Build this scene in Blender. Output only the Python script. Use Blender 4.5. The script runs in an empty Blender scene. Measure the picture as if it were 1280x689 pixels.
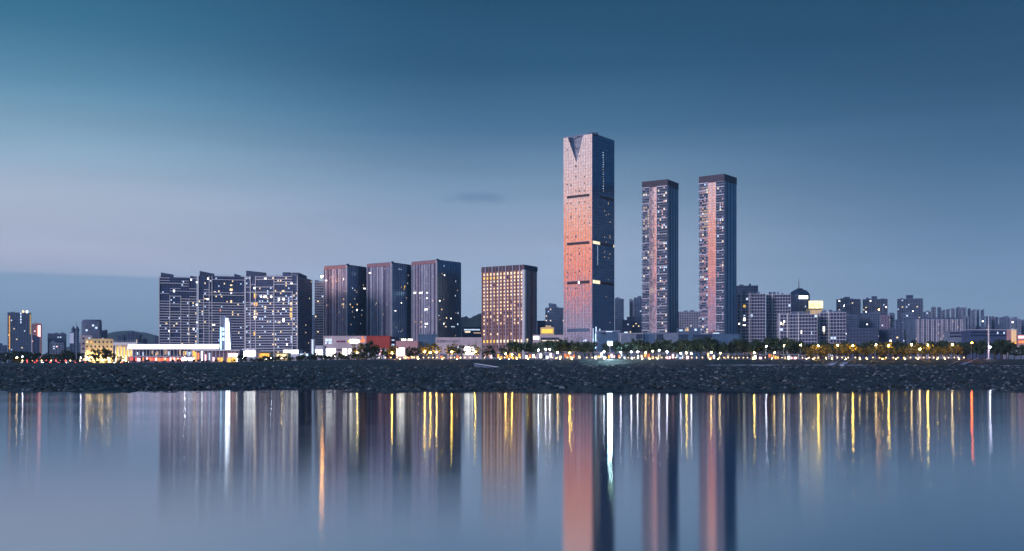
import bpy, bmesh, math, random
from mathutils import Vector, noise, Matrix
R = random.Random(7)
F = 1372.0; HY = 470.0; CAMZ = 2.0
scene = bpy.context.scene
COL = scene.collection

# ------------------------------------------------------------ small helpers
def lin(c):
    c = c / 255.0
    return c / 12.92 if c <= 0.04045 else ((c + 0.055) / 1.055) ** 2.4
def S(r, g, b): return (lin(r), lin(g), lin(b), 1.0)
def kx(x): return (x - 640.0) / F
def at(x, D): return Vector((kx(x) * D, D))
def zy(y, D): return CAMZ + (HY - y) / F * D
def smooth(a, b, t):
    t = max(0.0, min(1.0, (t - a) / (b - a))); return t * t * (3 - 2 * t)

# ------------------------------------------------------------ materials
def pbr(name, col, rough=0.7, metal=0.0, var=0.25, scale=0.15, spec=0.5):
    m = bpy.data.materials.new(name); m.use_nodes = True
    nt = m.node_tree; b = nt.nodes['Principled BSDF']
    tc = nt.nodes.new('ShaderNodeTexCoord'); n = nt.nodes.new('ShaderNodeTexNoise')
    n.inputs['Scale'].default_value = scale; n.inputs['Detail'].default_value = 4
    nt.links.new(tc.outputs['Object'], n.inputs['Vector'])
    mr = nt.nodes.new('ShaderNodeMapRange')
    mr.inputs['From Min'].default_value = 0.3; mr.inputs['From Max'].default_value = 0.7
    mr.inputs['To Min'].default_value = 1 - var; mr.inputs['To Max'].default_value = 1 + var
    nt.links.new(n.outputs['Fac'], mr.inputs['Value'])
    mx = nt.nodes.new('ShaderNodeVectorMath'); mx.operation = 'SCALE'
    mx.inputs[0].default_value = col[:3]
    nt.links.new(mr.outputs[0], mx.inputs['Scale'])
    nt.links.new(mx.outputs[0], b.inputs['Base Color'])
    b.inputs['Roughness'].default_value = rough; b.inputs['Metallic'].default_value = metal
    b.inputs['Specular IOR Level'].default_value = spec
    m.diffuse_color = (col[0], col[1], col[2], 1)
    return m
def emi(name, col, strength, var=0.25, scale=0.4):
    m = bpy.data.materials.new(name); m.use_nodes = True
    nt = m.node_tree; b = nt.nodes['Principled BSDF']
    tc = nt.nodes.new('ShaderNodeTexCoord'); n = nt.nodes.new('ShaderNodeTexNoise')
    n.inputs['Scale'].default_value = scale
    oi = nt.nodes.new('ShaderNodeObjectInfo')
    ad = nt.nodes.new('ShaderNodeVectorMath'); ad.operation = 'ADD'
    nt.links.new(tc.outputs['Object'], ad.inputs[0]); nt.links.new(oi.outputs['Location'], ad.inputs[1])
    nt.links.new(ad.outputs[0], n.inputs['Vector'])
    mr = nt.nodes.new('ShaderNodeMapRange')
    mr.inputs['From Min'].default_value = 0.3; mr.inputs['From Max'].default_value = 0.7
    mr.inputs['To Min'].default_value = strength * (1 - var); mr.inputs['To Max'].default_value = strength * (1 + var)
    nt.links.new(n.outputs['Fac'], mr.inputs['Value']); nt.links.new(mr.outputs[0], b.inputs['Emission Strength'])
    b.inputs['Emission Color'].default_value = col; b.inputs['Base Color'].default_value = (col[0]*.4, col[1]*.4, col[2]*.4, 1)
    b.inputs['Roughness'].default_value = 0.5
    return m

def panel_glass(name, col, u, cw, ch, rough=.08, metal=.95, var=.2, tilt=.0):
    m = bpy.data.materials.new(name); m.use_nodes = True; nt = m.node_tree; b = nt.nodes['Principled BSDF']; N = nt.nodes.new; L = nt.links.new
    tc = N('ShaderNodeTexCoord'); d = N('ShaderNodeVectorMath'); d.operation = 'DOT_PRODUCT'; d.inputs[1].default_value = (u.x/cw, u.y/cw, 0)
    L(tc.outputs['Object'], d.inputs[0]); sp = N('ShaderNodeSeparateXYZ'); L(tc.outputs['Object'], sp.inputs[0])
    f1 = N('ShaderNodeMath'); f1.operation = 'FLOOR'; L(d.outputs['Value'], f1.inputs[0])
    zz = N('ShaderNodeMath'); zz.operation = 'DIVIDE'; L(sp.outputs['Z'], zz.inputs[0]); zz.inputs[1].default_value = ch
    f2 = N('ShaderNodeMath'); f2.operation = 'FLOOR'; L(zz.outputs[0], f2.inputs[0])
    cb = N('ShaderNodeCombineXYZ'); L(f1.outputs[0], cb.inputs[0]); L(f2.outputs[0], cb.inputs[1])
    wn = N('ShaderNodeTexWhiteNoise'); wn.noise_dimensions = '3D'; L(cb.outputs[0], wn.inputs['Vector'])
    mr = N('ShaderNodeMapRange'); mr.inputs['To Min'].default_value = 1-var; mr.inputs['To Max'].default_value = 1+var*.45; L(wn.outputs['Value'], mr.inputs['Value'])
    sc = N('ShaderNodeVectorMath'); sc.operation = 'SCALE'; sc.inputs[0].default_value = col[:3]; L(mr.outputs[0], sc.inputs['Scale']); L(sc.outputs[0], b.inputs['Base Color'])
    # each pane sits at a slightly different angle
    cn = N('ShaderNodeVectorMath'); cn.operation = 'SUBTRACT'; L(wn.outputs['Color'], cn.inputs[0]); cn.inputs[1].default_value = (.5, .5, .5)
    cs = N('ShaderNodeVectorMath'); cs.operation = 'SCALE'; cs.inputs['Scale'].default_value = tilt; L(cn.outputs[0], cs.inputs[0])
    ge = N('ShaderNodeNewGeometry'); ad = N('ShaderNodeVectorMath'); ad.operation = 'ADD'; L(ge.outputs['Normal'], ad.inputs[0]); L(cs.outputs[0], ad.inputs[1])
    nm = N('ShaderNodeVectorMath'); nm.operation = 'NORMALIZE'; L(ad.outputs[0], nm.inputs[0]); L(nm.outputs[0], b.inputs['Normal'])
    b.inputs['Metallic'].default_value = metal; b.inputs['Roughness'].default_value = rough; M[name] = m
M = {}
M['conc_dark'] = pbr('dark_concrete', S(62, 78, 108), .8)
M['conc_navy'] = pbr('navy_render', S(66, 84, 122), .75)
M['conc_slate'] = pbr('slate_render', S(88, 110, 142), .8)
M['conc_mid'] = pbr('grey_render', S(120, 134, 160), .8)
M['conc_pale'] = pbr('pale_concrete', S(205, 206, 226), .75, var=.12)
M['conc_white'] = pbr('white_paint', S(222, 222, 230), .7, var=.1)
M['conc_lilac'] = pbr('lilac_stone', S(200, 186, 208), .7, var=.12)
M['stone_mauve'] = pbr('mauve_stone', S(122, 112, 140), .7, var=.12)
M['hotel_stone'] = pbr('hotel_stone', S(156, 118, 118), .7, var=.12)
M['stone_pink'] = pbr('pink_stone', S(205, 158, 160), .7, var=.12)
M['panel_pale'] = pbr('pale_cladding', S(205, 190, 198), .6, var=.15, scale=.05)
M['brick_red'] = pbr('red_cladding', S(176, 66, 60), .7, var=.12)
M['copper_crown'] = pbr('reddish_crown', S(150, 112, 122), .6, var=.3, scale=.4)
M['crown_dark'] = pbr('dark_crown', S(72, 68, 86), .7)
M['metal_grey'] = pbr('grey_metal', S(120, 126, 138), .4, .6)
M['louvre'] = pbr('louvre_metal', S(52, 48, 62), .5, .3)
M['glass_dark'] = pbr('dark_window_glass', S(44, 56, 84), .18, .35, .35, .3)
M['glass_right'] = pbr('shade_face_glass', S(104, 142, 172), .3, .9, .12, .08)  # dimness of faces turned from the sunset put into the glass colour
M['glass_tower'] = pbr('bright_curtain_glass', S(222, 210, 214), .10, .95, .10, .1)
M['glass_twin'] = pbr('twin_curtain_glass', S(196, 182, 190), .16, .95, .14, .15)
M['glass_office'] = pbr('office_glass', S(84, 90, 124), .3, .25, .2, .3)
M['glass_podium'] = pbr('podium_glass', S(96, 120, 150), .2, .6, .3, .1)
M['cream_wall'] = pbr('cream_wall', S(226, 204, 160), .8, var=.12)
M['dome_metal'] = pbr('dome_metal', S(66, 86, 116), .35, .5)
M['red_wall'] = pbr('red_wall', S(190, 70, 60), .7)
M['black'] = pbr('black_plastic', S(24, 26, 32), .5)
M['trunk'] = pbr('bark', (.06, .045, .035, 1), .9)
M['leaf_dark'] = pbr('dark_leaves', (.028, .060, .040, 1), .8, var=.6, scale=.6)
M['leaf_mid'] = pbr('green_leaves', (.050, .085, .035, 1), .75, var=.55, scale=.6)
M['leaf_lamplit'] = pbr('lamplit_gold_leaves', (.16, .13, .025, 1), .75, var=.4, scale=.6)  # gold of the lamplight put into the leaf colour
M['sign_dark'] = pbr('dark_letters', S(60, 52, 110), .5)
M['sign_red'] = pbr('plum_letters', S(130, 40, 90), .5)
M['car_paint'] = pbr('car_paint', S(110, 115, 125), .3, .4)

E = {}
E['white'] = emi('lit_white', S(255, 250, 238), 5.0)
E['cool'] = emi('lit_cool', S(205, 228, 255), 1.25)
E['warm'] = emi('lit_warm', S(255, 222, 168), 1.5)
E['cream'] = emi('lit_cream', S(255, 234, 196), 1.25)
E['dimwarm'] = emi('lit_dim_warm', S(255, 214, 170), .55)
E['dimcool'] = emi('lit_dim_cool', S(205, 215, 255), .5)
E['hotel'] = emi('hotel_light', S(255, 212, 160), 1.3)
E['yellow'] = emi('lit_yellow', S(255, 206, 84), 1.3)
E['amber'] = emi('lit_amber', S(255, 184, 80), 1.5)
E['orange'] = emi('lit_orange', S(255, 140, 80), 1.3)
E['red'] = emi('lit_red', S(255, 105, 88), 1.0)
E['pink'] = emi('lit_pink', S(255, 190, 196), 3)
E['shop'] = emi('shop_white', S(255, 250, 238), 9.0)
E['roofglow'] = emi('roof_white', S(226, 224, 255), 3.2, .1, .02)
E['sodium'] = emi('sodium_lamp', S(255, 196, 76), 480, .1)
E['lampwhite'] = emi('white_lamp', S(235, 240, 255), 170, .1)
E['lamporange'] = emi('orange_lamp', S(255, 100, 30), 200, .1)
E['lampwarm'] = emi('warm_lamp', S(255, 214, 140), 130, .1)
E['flood'] = emi('flood_lamp', S(200, 245, 255), 900, .1)
E['bollard'] = emi('bollard_lamp', S(255, 206, 140), 14, .3)
E['floodwarm'] = emi('wash_light', S(255, 218, 150), 130, .1)
E['star'] = emi('beacon_lamp', S(255, 170, 80), 130, .1)
E['tail'] = emi('tail_lamp', S(255, 60, 45), 12, .1)
E['head'] = emi('head_lamp', S(255, 240, 215), 25, .1)
E['edgeblue'] = emi('edge_light_blue', S(170, 222, 255), 2.6)
E['finwhite'] = emi('floodlit_fin_glow', S(240, 246, 255), 6.0, .3, .1)  # floodlit white of the monument fins, put in as their own glow
E['pinkstrip'] = emi('pink_strip', S(255, 176, 176), 4)
E['billboard'] = emi('billboard_light', S(255, 228, 165), 2.2, .35, .12)
M.update({'E_' + k: v for k, v in E.items()})

# ------------------------------------------------------------ mesh builder
class MB:
    def __init__(s): s.v = []; s.f = []; s.mi = []; s.mats = []
    def m(s, mat):
        if mat not in s.mats: s.mats.append(mat)
        return s.mats.index(mat)
    def poly(s, pts, mat):
        i = len(s.v); s.v += [tuple(p) for p in pts]
        s.f.append(list(range(i, i + len(pts)))); s.mi.append(s.m(mat))
    def prism(s, pts, z0, z1, mat, top=True):
        n = len(pts); i = len(s.v); k = s.m(mat)
        s.v += [(p[0], p[1], z0) for p in pts] + [(p[0], p[1], z1) for p in pts]
        for a in range(n):
            b = (a + 1) % n
            s.f.append([i + a, i + b, i + n + b, i + n + a]); s.mi.append(k)
        s.f.append([i + n + a for a in range(n)]); s.mi.append(k)
        s.f.append([i + n - 1 - a for a in range(n)]); s.mi.append(k)
    def box(s, c, d, mat):
        x, y, z = c; a, b, h = d[0] / 2, d[1] / 2, d[2] / 2
        s.prism([(x-a, y-b), (x+a, y-b), (x+a, y+b), (x-a, y+b)], z - h, z + h, mat)
    def fbox(s, fc, a0, a1, z0, z1, p0, p1, mat):   # box on a facade frame
        u, n, O = fc.u, fc.n, fc.O
        q = [O + u*a0 + n*p1, O + u*a1 + n*p1, O + u*a1 + n*p0, O + u*a0 + n*p0]
        s.prism(q, z0, z1, mat)
    def tube(s, p0, p1, r0, r1, mat, seg=8):
        p0 = Vector(p0); p1 = Vector(p1); d = (p1 - p0).normalized()
        a = d.cross(Vector((0, 0, 1)));
        if a.length < .01: a = Vector((1, 0, 0))
        a.normalize(); b = d.cross(a); i = len(s.v); k = s.m(mat)
        for p, r in ((p0, r0), (p1, r1)):
            for j in range(seg):
                t = 2*math.pi*j/seg; q = p + a*(r*math.cos(t)) + b*(r*math.sin(t)); s.v.append(tuple(q))
        for j in range(seg):
            s.f.append([i+j, i+(j+1) % seg, i+seg+(j+1) % seg, i+seg+j]); s.mi.append(k)
        s.f.append([i+seg+j for j in range(seg)]); s.mi.append(k)
        s.f.append([i+seg-1-j for j in range(seg)]); s.mi.append(k)
    def lathe(s, c, prof, mat, seg=20, sx=1, sy=1):
        i = len(s.v); k = s.m(mat); n = len(prof)
        for (r, z) in prof:
            for j in range(seg):
                t = 2*math.pi*j/seg; s.v.append((c[0]+sx*r*math.cos(t), c[1]+sy*r*math.sin(t), z))
        for q in range(n-1):
            for j in range(seg):
                s.f.append([i+q*seg+j, i+q*seg+(j+1) % seg, i+(q+1)*seg+(j+1) % seg, i+(q+1)*seg+j]); s.mi.append(k)
        s.f.append([i+(n-1)*seg+j for j in range(seg)]); s.mi.append(k)
        s.f.append([i+seg-1-j for j in range(seg)]); s.mi.append(k)
    def build(s, name, parent=None, kind=None):
        me = bpy.data.meshes.new(name)
        o = Vector((0, 0, 0)); q = parent
        while q: o += q.location; q = q.parent
        me.from_pydata([(v[0]-o.x, v[1]-o.y, v[2]-o.z) for v in s.v], [], s.f)
        for m in s.mats: me.materials.append(M[m])
        me.polygons.foreach_set('material_index', s.mi)
        me.update()
        ob = bpy.data.objects.new(name, me); COL.objects.link(ob)
        if parent: ob.parent = parent
        if kind: ob['kind'] = kind
        return ob

class Fc:   # a facade: origin at the left end as one faces it, direction u, outward normal n
    def __init__(s, P, Q):
        P = Vector(P[:2]); Q = Vector(Q[:2]); d = Q - P
        s.O = P; s.L = d.length; s.u = d / s.L; s.n = Vector((s.u.y, -s.u.x)); s.ang = math.atan2(s.u.y, s.u.x)

def tag(o, label, cat, group=None, kind=None):
    if label: o['label'] = label
    if cat: o['category'] = cat
    if group: o['group'] = group
    if kind: o['kind'] = kind
    return o
def thing(name, label, cat, loc, group=None):
    o = bpy.data.objects.new(name, None); COL.objects.link(o); o.location = loc
    o.empty_display_size = 2
    return tag(o, label, cat, group)

_unit = {}
def unit_box(mat):
    if mat not in _unit:
        b = MB(); b.box((0, 0, 0), (1, 1, 1), mat); me = bpy.data.meshes.new('window')
        me.from_pydata(b.v, [], b.f); me.materials.append(M[mat]); _unit[mat] = me
    return _unit[mat]
def window(root, fc, a, z, w, h, mat, d=.25, name='window'):
    p = fc.O + fc.u*a
    o = bpy.data.objects.new(name, unit_box(mat)); COL.objects.link(o)
    g = Vector((0, 0, 0)); q = root
    while q: g += q.location; q = q.parent
    o.parent = root; o.location = (p.x-g.x, p.y-g.y, z-g.z)
    o.rotation_euler = (0, 0, fc.ang); o.scale = (w, d, h)
    return o
def windows(root, lst, cap=100):
    """lst of (fc,a,z,w,h,mat): the lit ones first as single parts, the rest as one."""
    lst = sorted(lst, key=lambda t: (0 if t[5].startswith('E_') else 1, R.random()))
    for t in lst[:cap]: window(root, *t)
    if len(lst) > cap:
        b = MB()
        for fc, a, z, w, h, mat in lst[cap:]: b.fbox(fc, a-w/2, a+w/2, z-h/2, z+h/2, -.12, .12, mat)
        b.build('windows', root, 'stuff')

def footprint(xl, xc, xr, D, alpha=None, depth=30.0):
    """left end, near corner, right end, back corner of a rectangular block seen at these columns"""
    if alpha is None and xc == xr: a = math.atan(kx((xl + xc) / 2))
    elif alpha is None:       # square plan: solve numerically
        lo, hi = 2.0, 85.0; C = at(xc, D)
        for _ in range(50):
            a = math.radians((lo + hi)/2); c, s_ = math.cos(a), math.sin(a)
            t = (C.x-kx(xl)*D)/(c+kx(xl)*s_); den = s_-kx(xr)*c
            sr = (kx(xr)*D-C.x)/den if den > 1e-4 else 1e9
            if t > sr: hi = (lo+hi)/2
            else: lo = (lo+hi)/2
    else: a = math.radians(alpha)
    c, s_ = math.cos(a), math.sin(a); C = at(xc, D)
    t = (C.x - kx(xl)*D)/(c + kx(xl)*s_)
    if xc == xr: sr = depth
    else: sr = (kx(xr)*D - C.x)/(s_ - kx(xr)*c)
    P = C + Vector((-c, s_))*t; Q = C + Vector((s_, c))*sr
    return P, C, Q, P + Q - C
GB = 8.0   # buried foot of the buildings (the ground there is at about 11)

def lit_pick(p, mats, rr, dark='glass_dark'):
    return rr.choice(mats) if rr.random() < p else dark

def block(name, label, cat, xl, xc, xr, D, ytop, wall='conc_slate', alpha=None, depth=28., fh=3.3, bay=3.6,
          win=(1.9, 1.7), lit=.12, mats=('E_warm', 'E_cool', 'E_cream'), band=None, fins=None, crown=None, plant=True,
          group=None, ztop0=None, cap=100, seed=0, both=True, skip_low=0., fin_every=3, antenna=0, dark='glass_dark'):
    rr = random.Random(seed * 977 + int(xl * 10) + int(ytop))
    P, C, Q, B = footprint(xl, xc, xr, D, alpha, depth)
    z1 = zy(ytop, D); cen = (P + Q) / 2
    root = thing(name, label, cat, (cen.x, cen.y, GB), group)
    b = MB(); b.prism([P, C, Q, B], GB, z1 - .6, wall); b.build('wall', root)
    fl = [Fc(P, C)]
    if both and (xc != xr or (C - P).length > 0): fl.append(Fc(C, Q))
    # roof with a parapet
    b = MB()
    b.prism([P, C, Q, B], z1 - .6, z1 - .3, wall)
    for (p, q) in ((P, C), (C, Q), (Q, B), (B, P)):
        f = Fc(p, q); b.fbox(f, .003, f.L - .003, z1 - .3, z1 + .6, -.4, -.003, crown or wall)
    roof = b.build('roof', root)
    if plant:
        n = rr.randint(1, 3)
        for i in range(n):
            w = rr.uniform(3, 7); f = fl[0]
            a = rr.uniform(.15, .85) * f.L; p = f.O + f.u*a - f.n*rr.uniform(5, min(12, max(6, depth*.5)))
            b = MB(); h = rr.uniform(1.8, 4.2)
            b.prism([p + f.u*x + f.n*y for x, y in ((-w/2, 2), (w/2, 2), (w/2, -2), (-w/2, -2))], z1 - .3, z1 - .3 + h, wall)
            b.build('roof_plant_room', roof)
    for i in range(antenna):
        f = fl[0]; p = f.O + f.u*rr.uniform(.1, .9)*f.L - f.n*4
        b = MB(); b.tube((p.x, p.y, z1 - .3), (p.x, p.y, z1 + rr.uniform(3, 7)), .18, .06, 'metal_grey', 6); b.build('antenna', roof)
    nf = int((z1 - 11 - 2) / fh); lst = []
    for fi, f in enumerate(fl):
        nb = max(1, int(f.L / bay)); bw = f.L / nb
        for i in range(nf):
            z = z1 - 2.4 - i*fh
            if z < 12 + skip_low: continue
            for j in range(nb):
                lst.append((f, (j+.5)*bw, z, min(win[0], bw*.8), win[1], lit_pick(lit*.55 if fi == 0 else lit*.4, mats, rr, dark)))
        if band:
            for i in range(nf + 1):
                z = z1 - 1.2 - i*fh
                if z > 12 and fi == 0:
                    bb = MB(); bb.fbox(f, .1, f.L - .1, z - .35, z + .25, 0.003, .9, band); bb.build('balcony', root)
        if fins:
            nn = int(nb / fin_every)
            for j in range(nn + 1):
                a = min(max(j*fin_every*bw, .4), f.L - .4)
                bb = MB(); bb.fbox(f, a-.35, a+.35, GB, z1 - .2, .003, 1.1, fins); bb.build('pilaster', root)
    windows(root, lst, cap)
    root['_f'] = 0; del root['_f']
    return root, fl, z1

def text(root, s, p, ang, size, mat, name='sign_letters', ext=.15):
    cu = bpy.data.curves.new(name, 'FONT'); cu.body = s; cu.size = size; cu.extrude = ext; cu.align_x = 'CENTER'
    o = bpy.data.objects.new(name, cu); COL.objects.link(o)
    dg = bpy.context.evaluated_depsgraph_get(); dg.update()
    me = bpy.data.meshes.new_from_object(o.evaluated_get(dg)); bpy.data.objects.remove(o); bpy.data.curves.remove(cu)
    me.materials.clear(); me.materials.append(M[mat])
    o = bpy.data.objects.new(name, me); COL.objects.link(o); o.parent = root
    o.location = (p[0]-root.location.x, p[1]-root.location.y, p[2]-root.location.z)
    o.rotation_euler = (math.pi/2, 0, ang); return o

def fpt(f, a, z, pr=0.):
    p = f.O + f.u*a + f.n*pr; return (p.x, p.y, z)
def ax(f, x):   # facade coordinate at which picture column x falls
    k = kx(x); return (k*f.O.y - f.O.x) / (f.u.x - k*f.u.y)

# ------------------------------------------------------------ ground
def plateau(X):      # height of the promenade above the water
    return 9.0 + 2.0*smooth(-190, -60, X)
def gz(X, Y):
    top = plateau(X * 590 / max(Y, 300)); top = 11.0*smooth(900, 1300, Y) + top*(1-smooth(900, 1300, Y))
    if Y < 144: return -0.0107*(144-Y)
    if Y < 556: return (Y-144)*(6.9 + .0)/412.0
    if Y < 590: return 6.9 + (top-.1-6.9)*smooth(556, 588, Y)
    return top
def build_ground():
    ks = []; k = -.56
    while k <= .561: ks.append(k); k += .56/430
    ks = [-5, -2.5, -1.4, -1, -.8, -.68, -.6] + ks + [.6, .68, .8, 1, 1.4, 2.5, 5]
    ys = [-900, -200, 0, 60, 100, 125]; y = 132.
    while y < 600: ys.append(y); y *= 1.0075
    ys += [600, 620, 650, 700, 800, 900, 1000, 1200, 1500, 2000, 3000, 5000, 8000, 12000]
    v = []; f = []
    for y in ys:
        for k in ks:
            X = k*max(y, 120.) if y < 3000 else k*y
            z = gz(X, y)
            if 125 < y < 590 and abs(k) < .59:
                w = smooth(590, 540, y) if y > 540 else smooth(125, 140, y)
                p = Vector((X*.35, y*.10, 0)); q = Vector((X*1.1, y*.35, 3.))
                z += w*(.9*noise.noise(Vector((X*.05, y*.03, 9.))) + .55*noise.noise(p) + .4*noise.noise(q))
            v.append((X, y, z))
    n = len(ks)
    for i in range(len(ys)-1):
        for j in range(n-1):
            a = i*n+j; f.append((a, a+1, a+n+1, a+n))
    me = bpy.data.meshes.new('ground'); me.from_pydata(v, [], f)
    m = bpy.data.materials.new('mudflat'); m.use_nodes = True; nt = m.node_tree; bs = nt.nodes['Principled BSDF']
    ge = nt.nodes.new('ShaderNodeNewGeometry'); mp = nt.nodes.new('ShaderNodeMapping'); mp.inputs['Scale'].default_value = (1, .3, 1)
    nt.links.new(ge.outputs['Position'], mp.inputs['Vector'])
    n1 = nt.nodes.new('ShaderNodeTexNoise'); n1.inputs['Scale'].default_value = 1.3; n1.inputs['Detail'].default_value = 6
    n2 = nt.nodes.new('ShaderNodeTexVoronoi'); n2.inputs['Scale'].default_value = .9
    nt.links.new(mp.outputs[0], n1.inputs['Vector']); nt.links.new(mp.outputs[0], n2.inputs['Vector'])
    cr = nt.nodes.new('ShaderNodeValToRGB'); e = cr.color_ramp.elements
    e[0].position = .35; e[0].color = (.008, .016, .024, 1); e[1].position = .72; e[1].color = (.035, .054, .074, 1)
    nt.links.new(n1.outputs['Fac'], cr.inputs[0])
    nt.links.new(cr.outputs[0], bs.inputs['Base Color']); bs.inputs['Roughness'].default_value = .7
    bp = nt.nodes.new('ShaderNodeBump'); bp.inputs['Strength'].default_value = .8; bp.inputs['Distance'].default_value = .4
    nt.links.new(n2.outputs['Distance'], bp.inputs['Height']); nt.links.new(bp.outputs[0], bs.inputs['Normal'])
    me.materials.append(m); me.polygons.foreach_set('use_smooth', [True]*len(f))
    o = bpy.data.objects.new('ground', me); COL.objects.link(o); o['kind'] = 'structure'
build_ground()

def build_water():
    me = bpy.data.meshes.new('water')
    me.from_pydata([(-900, -900, 0), (900, -900, 0), (900, 215, 0), (-900, 215, 0)], [], [(0, 1, 2, 3)])
    m = bpy.data.materials.new('calm_water'); m.use_nodes = True; nt = m.node_tree; b = nt.nodes['Principled BSDF']
    nt.nodes.remove(b); b = nt.nodes.new('ShaderNodeBsdfAnisotropic'); b.distribution = 'BECKMANN'
    b.inputs['Color'].default_value = (.58, .63, .68, 1); b.inputs['Anisotropy'].default_value = .33
    g0 = nt.nodes.new('ShaderNodeNewGeometry'); p0 = nt.nodes.new('ShaderNodeMapping'); p0.inputs['Scale'].default_value = (.012, .09, 1); nt.links.new(g0.outputs['Position'], p0.inputs['Vector'])
    n0 = nt.nodes.new('ShaderNodeTexNoise'); n0.inputs['Scale'].default_value = 1; n0.inputs['Detail'].default_value = 5; nt.links.new(p0.outputs[0], n0.inputs['Vector'])
    r0 = nt.nodes.new('ShaderNodeMapRange'); r0.inputs['From Min'].default_value = .3; r0.inputs['From Max'].default_value = .7; r0.inputs['To Min'].default_value = .092; r0.inputs['To Max'].default_value = .124
    nt.links.new(n0.outputs['Fac'], r0.inputs['Value']); nt.links.new(r0.outputs[0], b.inputs['Roughness'])
    tg = nt.nodes.new('ShaderNodeCombineXYZ'); tg.inputs[0].default_value = 1; nt.links.new(tg.outputs[0], b.inputs['Tangent'])
    nt.links.new(b.outputs[0], nt.nodes['Material Output'].inputs['Surface'])
    ge = nt.nodes.new('ShaderNodeNewGeometry'); mp = nt.nodes.new('ShaderNodeMapping')
    mp.inputs['Scale'].default_value = (.02, .5, 1)
    n = nt.nodes.new('ShaderNodeTexNoise'); n.inputs['Scale'].default_value = 1.; n.inputs['Detail'].default_value = 3
    nt.links.new(ge.outputs['Position'], mp.inputs['Vector']); nt.links.new(mp.outputs[0], n.inputs['Vector'])
    bp = nt.nodes.new('ShaderNodeBump'); bp.inputs['Strength'].default_value = .5; bp.inputs['Distance'].default_value = .0009
    nt.links.new(n.outputs['Fac'], bp.inputs['Height']); nt.links.new(bp.outputs[0], b.inputs['Normal'])
    me.materials.append(m); o = bpy.data.objects.new('water', me); COL.objects.link(o); o['kind'] = 'structure'
build_water()

def build_rubble():
    rr = random.Random(3); v = []; f = []
    ico = bmesh.new(); bmesh.ops.create_icosphere(ico, subdivisions=1, radius=1.)
    iv = [p.co.copy() for p in ico.verts]; jf = [[w.index for w in q.verts] for q in ico.faces]; ico.free()
    for i in range(42000):
        # more stones near the water line
        D = 1/rr.uniform(1/560., 1/141.)
        k = rr.uniform(-.56, .56); X = k*D
        s = (.062 + .0007*D)*rr.choice((.5, .6, .7, .8, .8, 1, 1.2, 1.9))
        z = gz(X, D) + .25*s + .9*noise.noise(Vector((X*.05, D*.03, 9.)))
        c = Vector((X, D, z)); a = rr.uniform(0, 6.28); sx, sy, sz = rr.uniform(.7, 1.6)*s, rr.uniform(.7, 1.5)*s, rr.uniform(.4, 1.0)*s
        b = len(v); ca, sa = math.cos(a), math.sin(a)
        for p in iv:
            q = rr.uniform(.7, 1.25); x, y, zz = p.x*sx*q, p.y*sy*q, p.z*sz*q
            v.append((c.x + x*ca - y*sa, c.y + x*sa + y*ca, c.z + zz))
        f += [[b+w for w in t] for t in jf]
    me = bpy.data.meshes.new('rubble'); me.from_pydata(v, [], f)
    m = bpy.data.materials.new('shore_rock'); m.use_nodes = True; nt = m.node_tree; bs = nt.nodes['Principled BSDF']
    ge = nt.nodes.new('ShaderNodeNewGeometry'); cr = nt.nodes.new('ShaderNodeValToRGB'); e = cr.color_ramp.elements
    e[0].position = 0; e[0].color = (.008, .015, .022, 1); e[1].position = 1; e[1].color = (.17, .21, .25, 1)
    e.new(.7).color = (.016, .028, .040, 1)
    nt.links.new(ge.outputs['Random Per Island'], cr.inputs[0]); nt.links.new(cr.outputs[0], bs.inputs['Base Color'])
    bs.inputs['Roughness'].default_value = .65
    me.materials.append(m); o = bpy.data.objects.new('rubble', me); COL.objects.link(o)
    tag(o, 'dark boulders and weed strewn over the foreshore at the water line', 'rocks', None, 'stuff')
build_rubble()

def hill(name, pts, D, wid, mat):
    rr = random.Random(5); v = []; f = []; xs = [p[0] for p in pts]
    n = 60; rows = 9
    def h(x):
        for (a, ya), (b, yb) in zip(pts, pts[1:]):
            if a <= x <= b:
                t = (x-a)/(b-a); t = t*t*(3-2*t); return ya + (yb-ya)*t
        return pts[-1][1]
    for r in range(rows):
        t = r/(rows-1); q = math.sin(math.pi*t)**.8 if 0 < r < rows-1 else 0
        for i in range(n):
            x = xs[0] + (xs[-1]-xs[0])*i/(n-1); Y = D + (t-.5)*wid
            z = (zy(h(x), D)-6)*q + 6; z += q*D*.0018*noise.noise(Vector((i*.7, r*1.3, D)))
            v.append((kx(x)*D, Y, z))
    for r in range(rows-1):
        for i in range(n-1): a = r*n+i; f.append((a, a+1, a+n+1, a+n))
    me = bpy.data.meshes.new(name); me.from_pydata(v, [], f); me.materials.append(mat)
    me.polygons.foreach_set('use_smooth', [True]*len(f))
    o = bpy.data.objects.new(name, me); COL.objects.link(o); o['kind'] = 'structure'
hm = pbr('hazy_wooded_hill', (.025, .05, .065, 1), .95, var=.5, scale=.05)  # distance haze mixed into the woodland colour as extra blue
hill('hills', [(60, 462), (110, 432), (140, 420), (160, 413.5), (178, 415), (200, 421), (260, 430), (340, 460)], 9000, 2600, hm)
hill('hills', [(540, 462), (560, 420), (577, 396), (588, 397), (600, 391.5), (625, 393), (660, 412), (690, 440), (710, 462)], 2600, 700, hm)
hill('hills', [(1120, 462), (1160, 430), (1220, 408), (1280, 404), (1340, 410), (1420, 462)], 4200, 900, hm)

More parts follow.
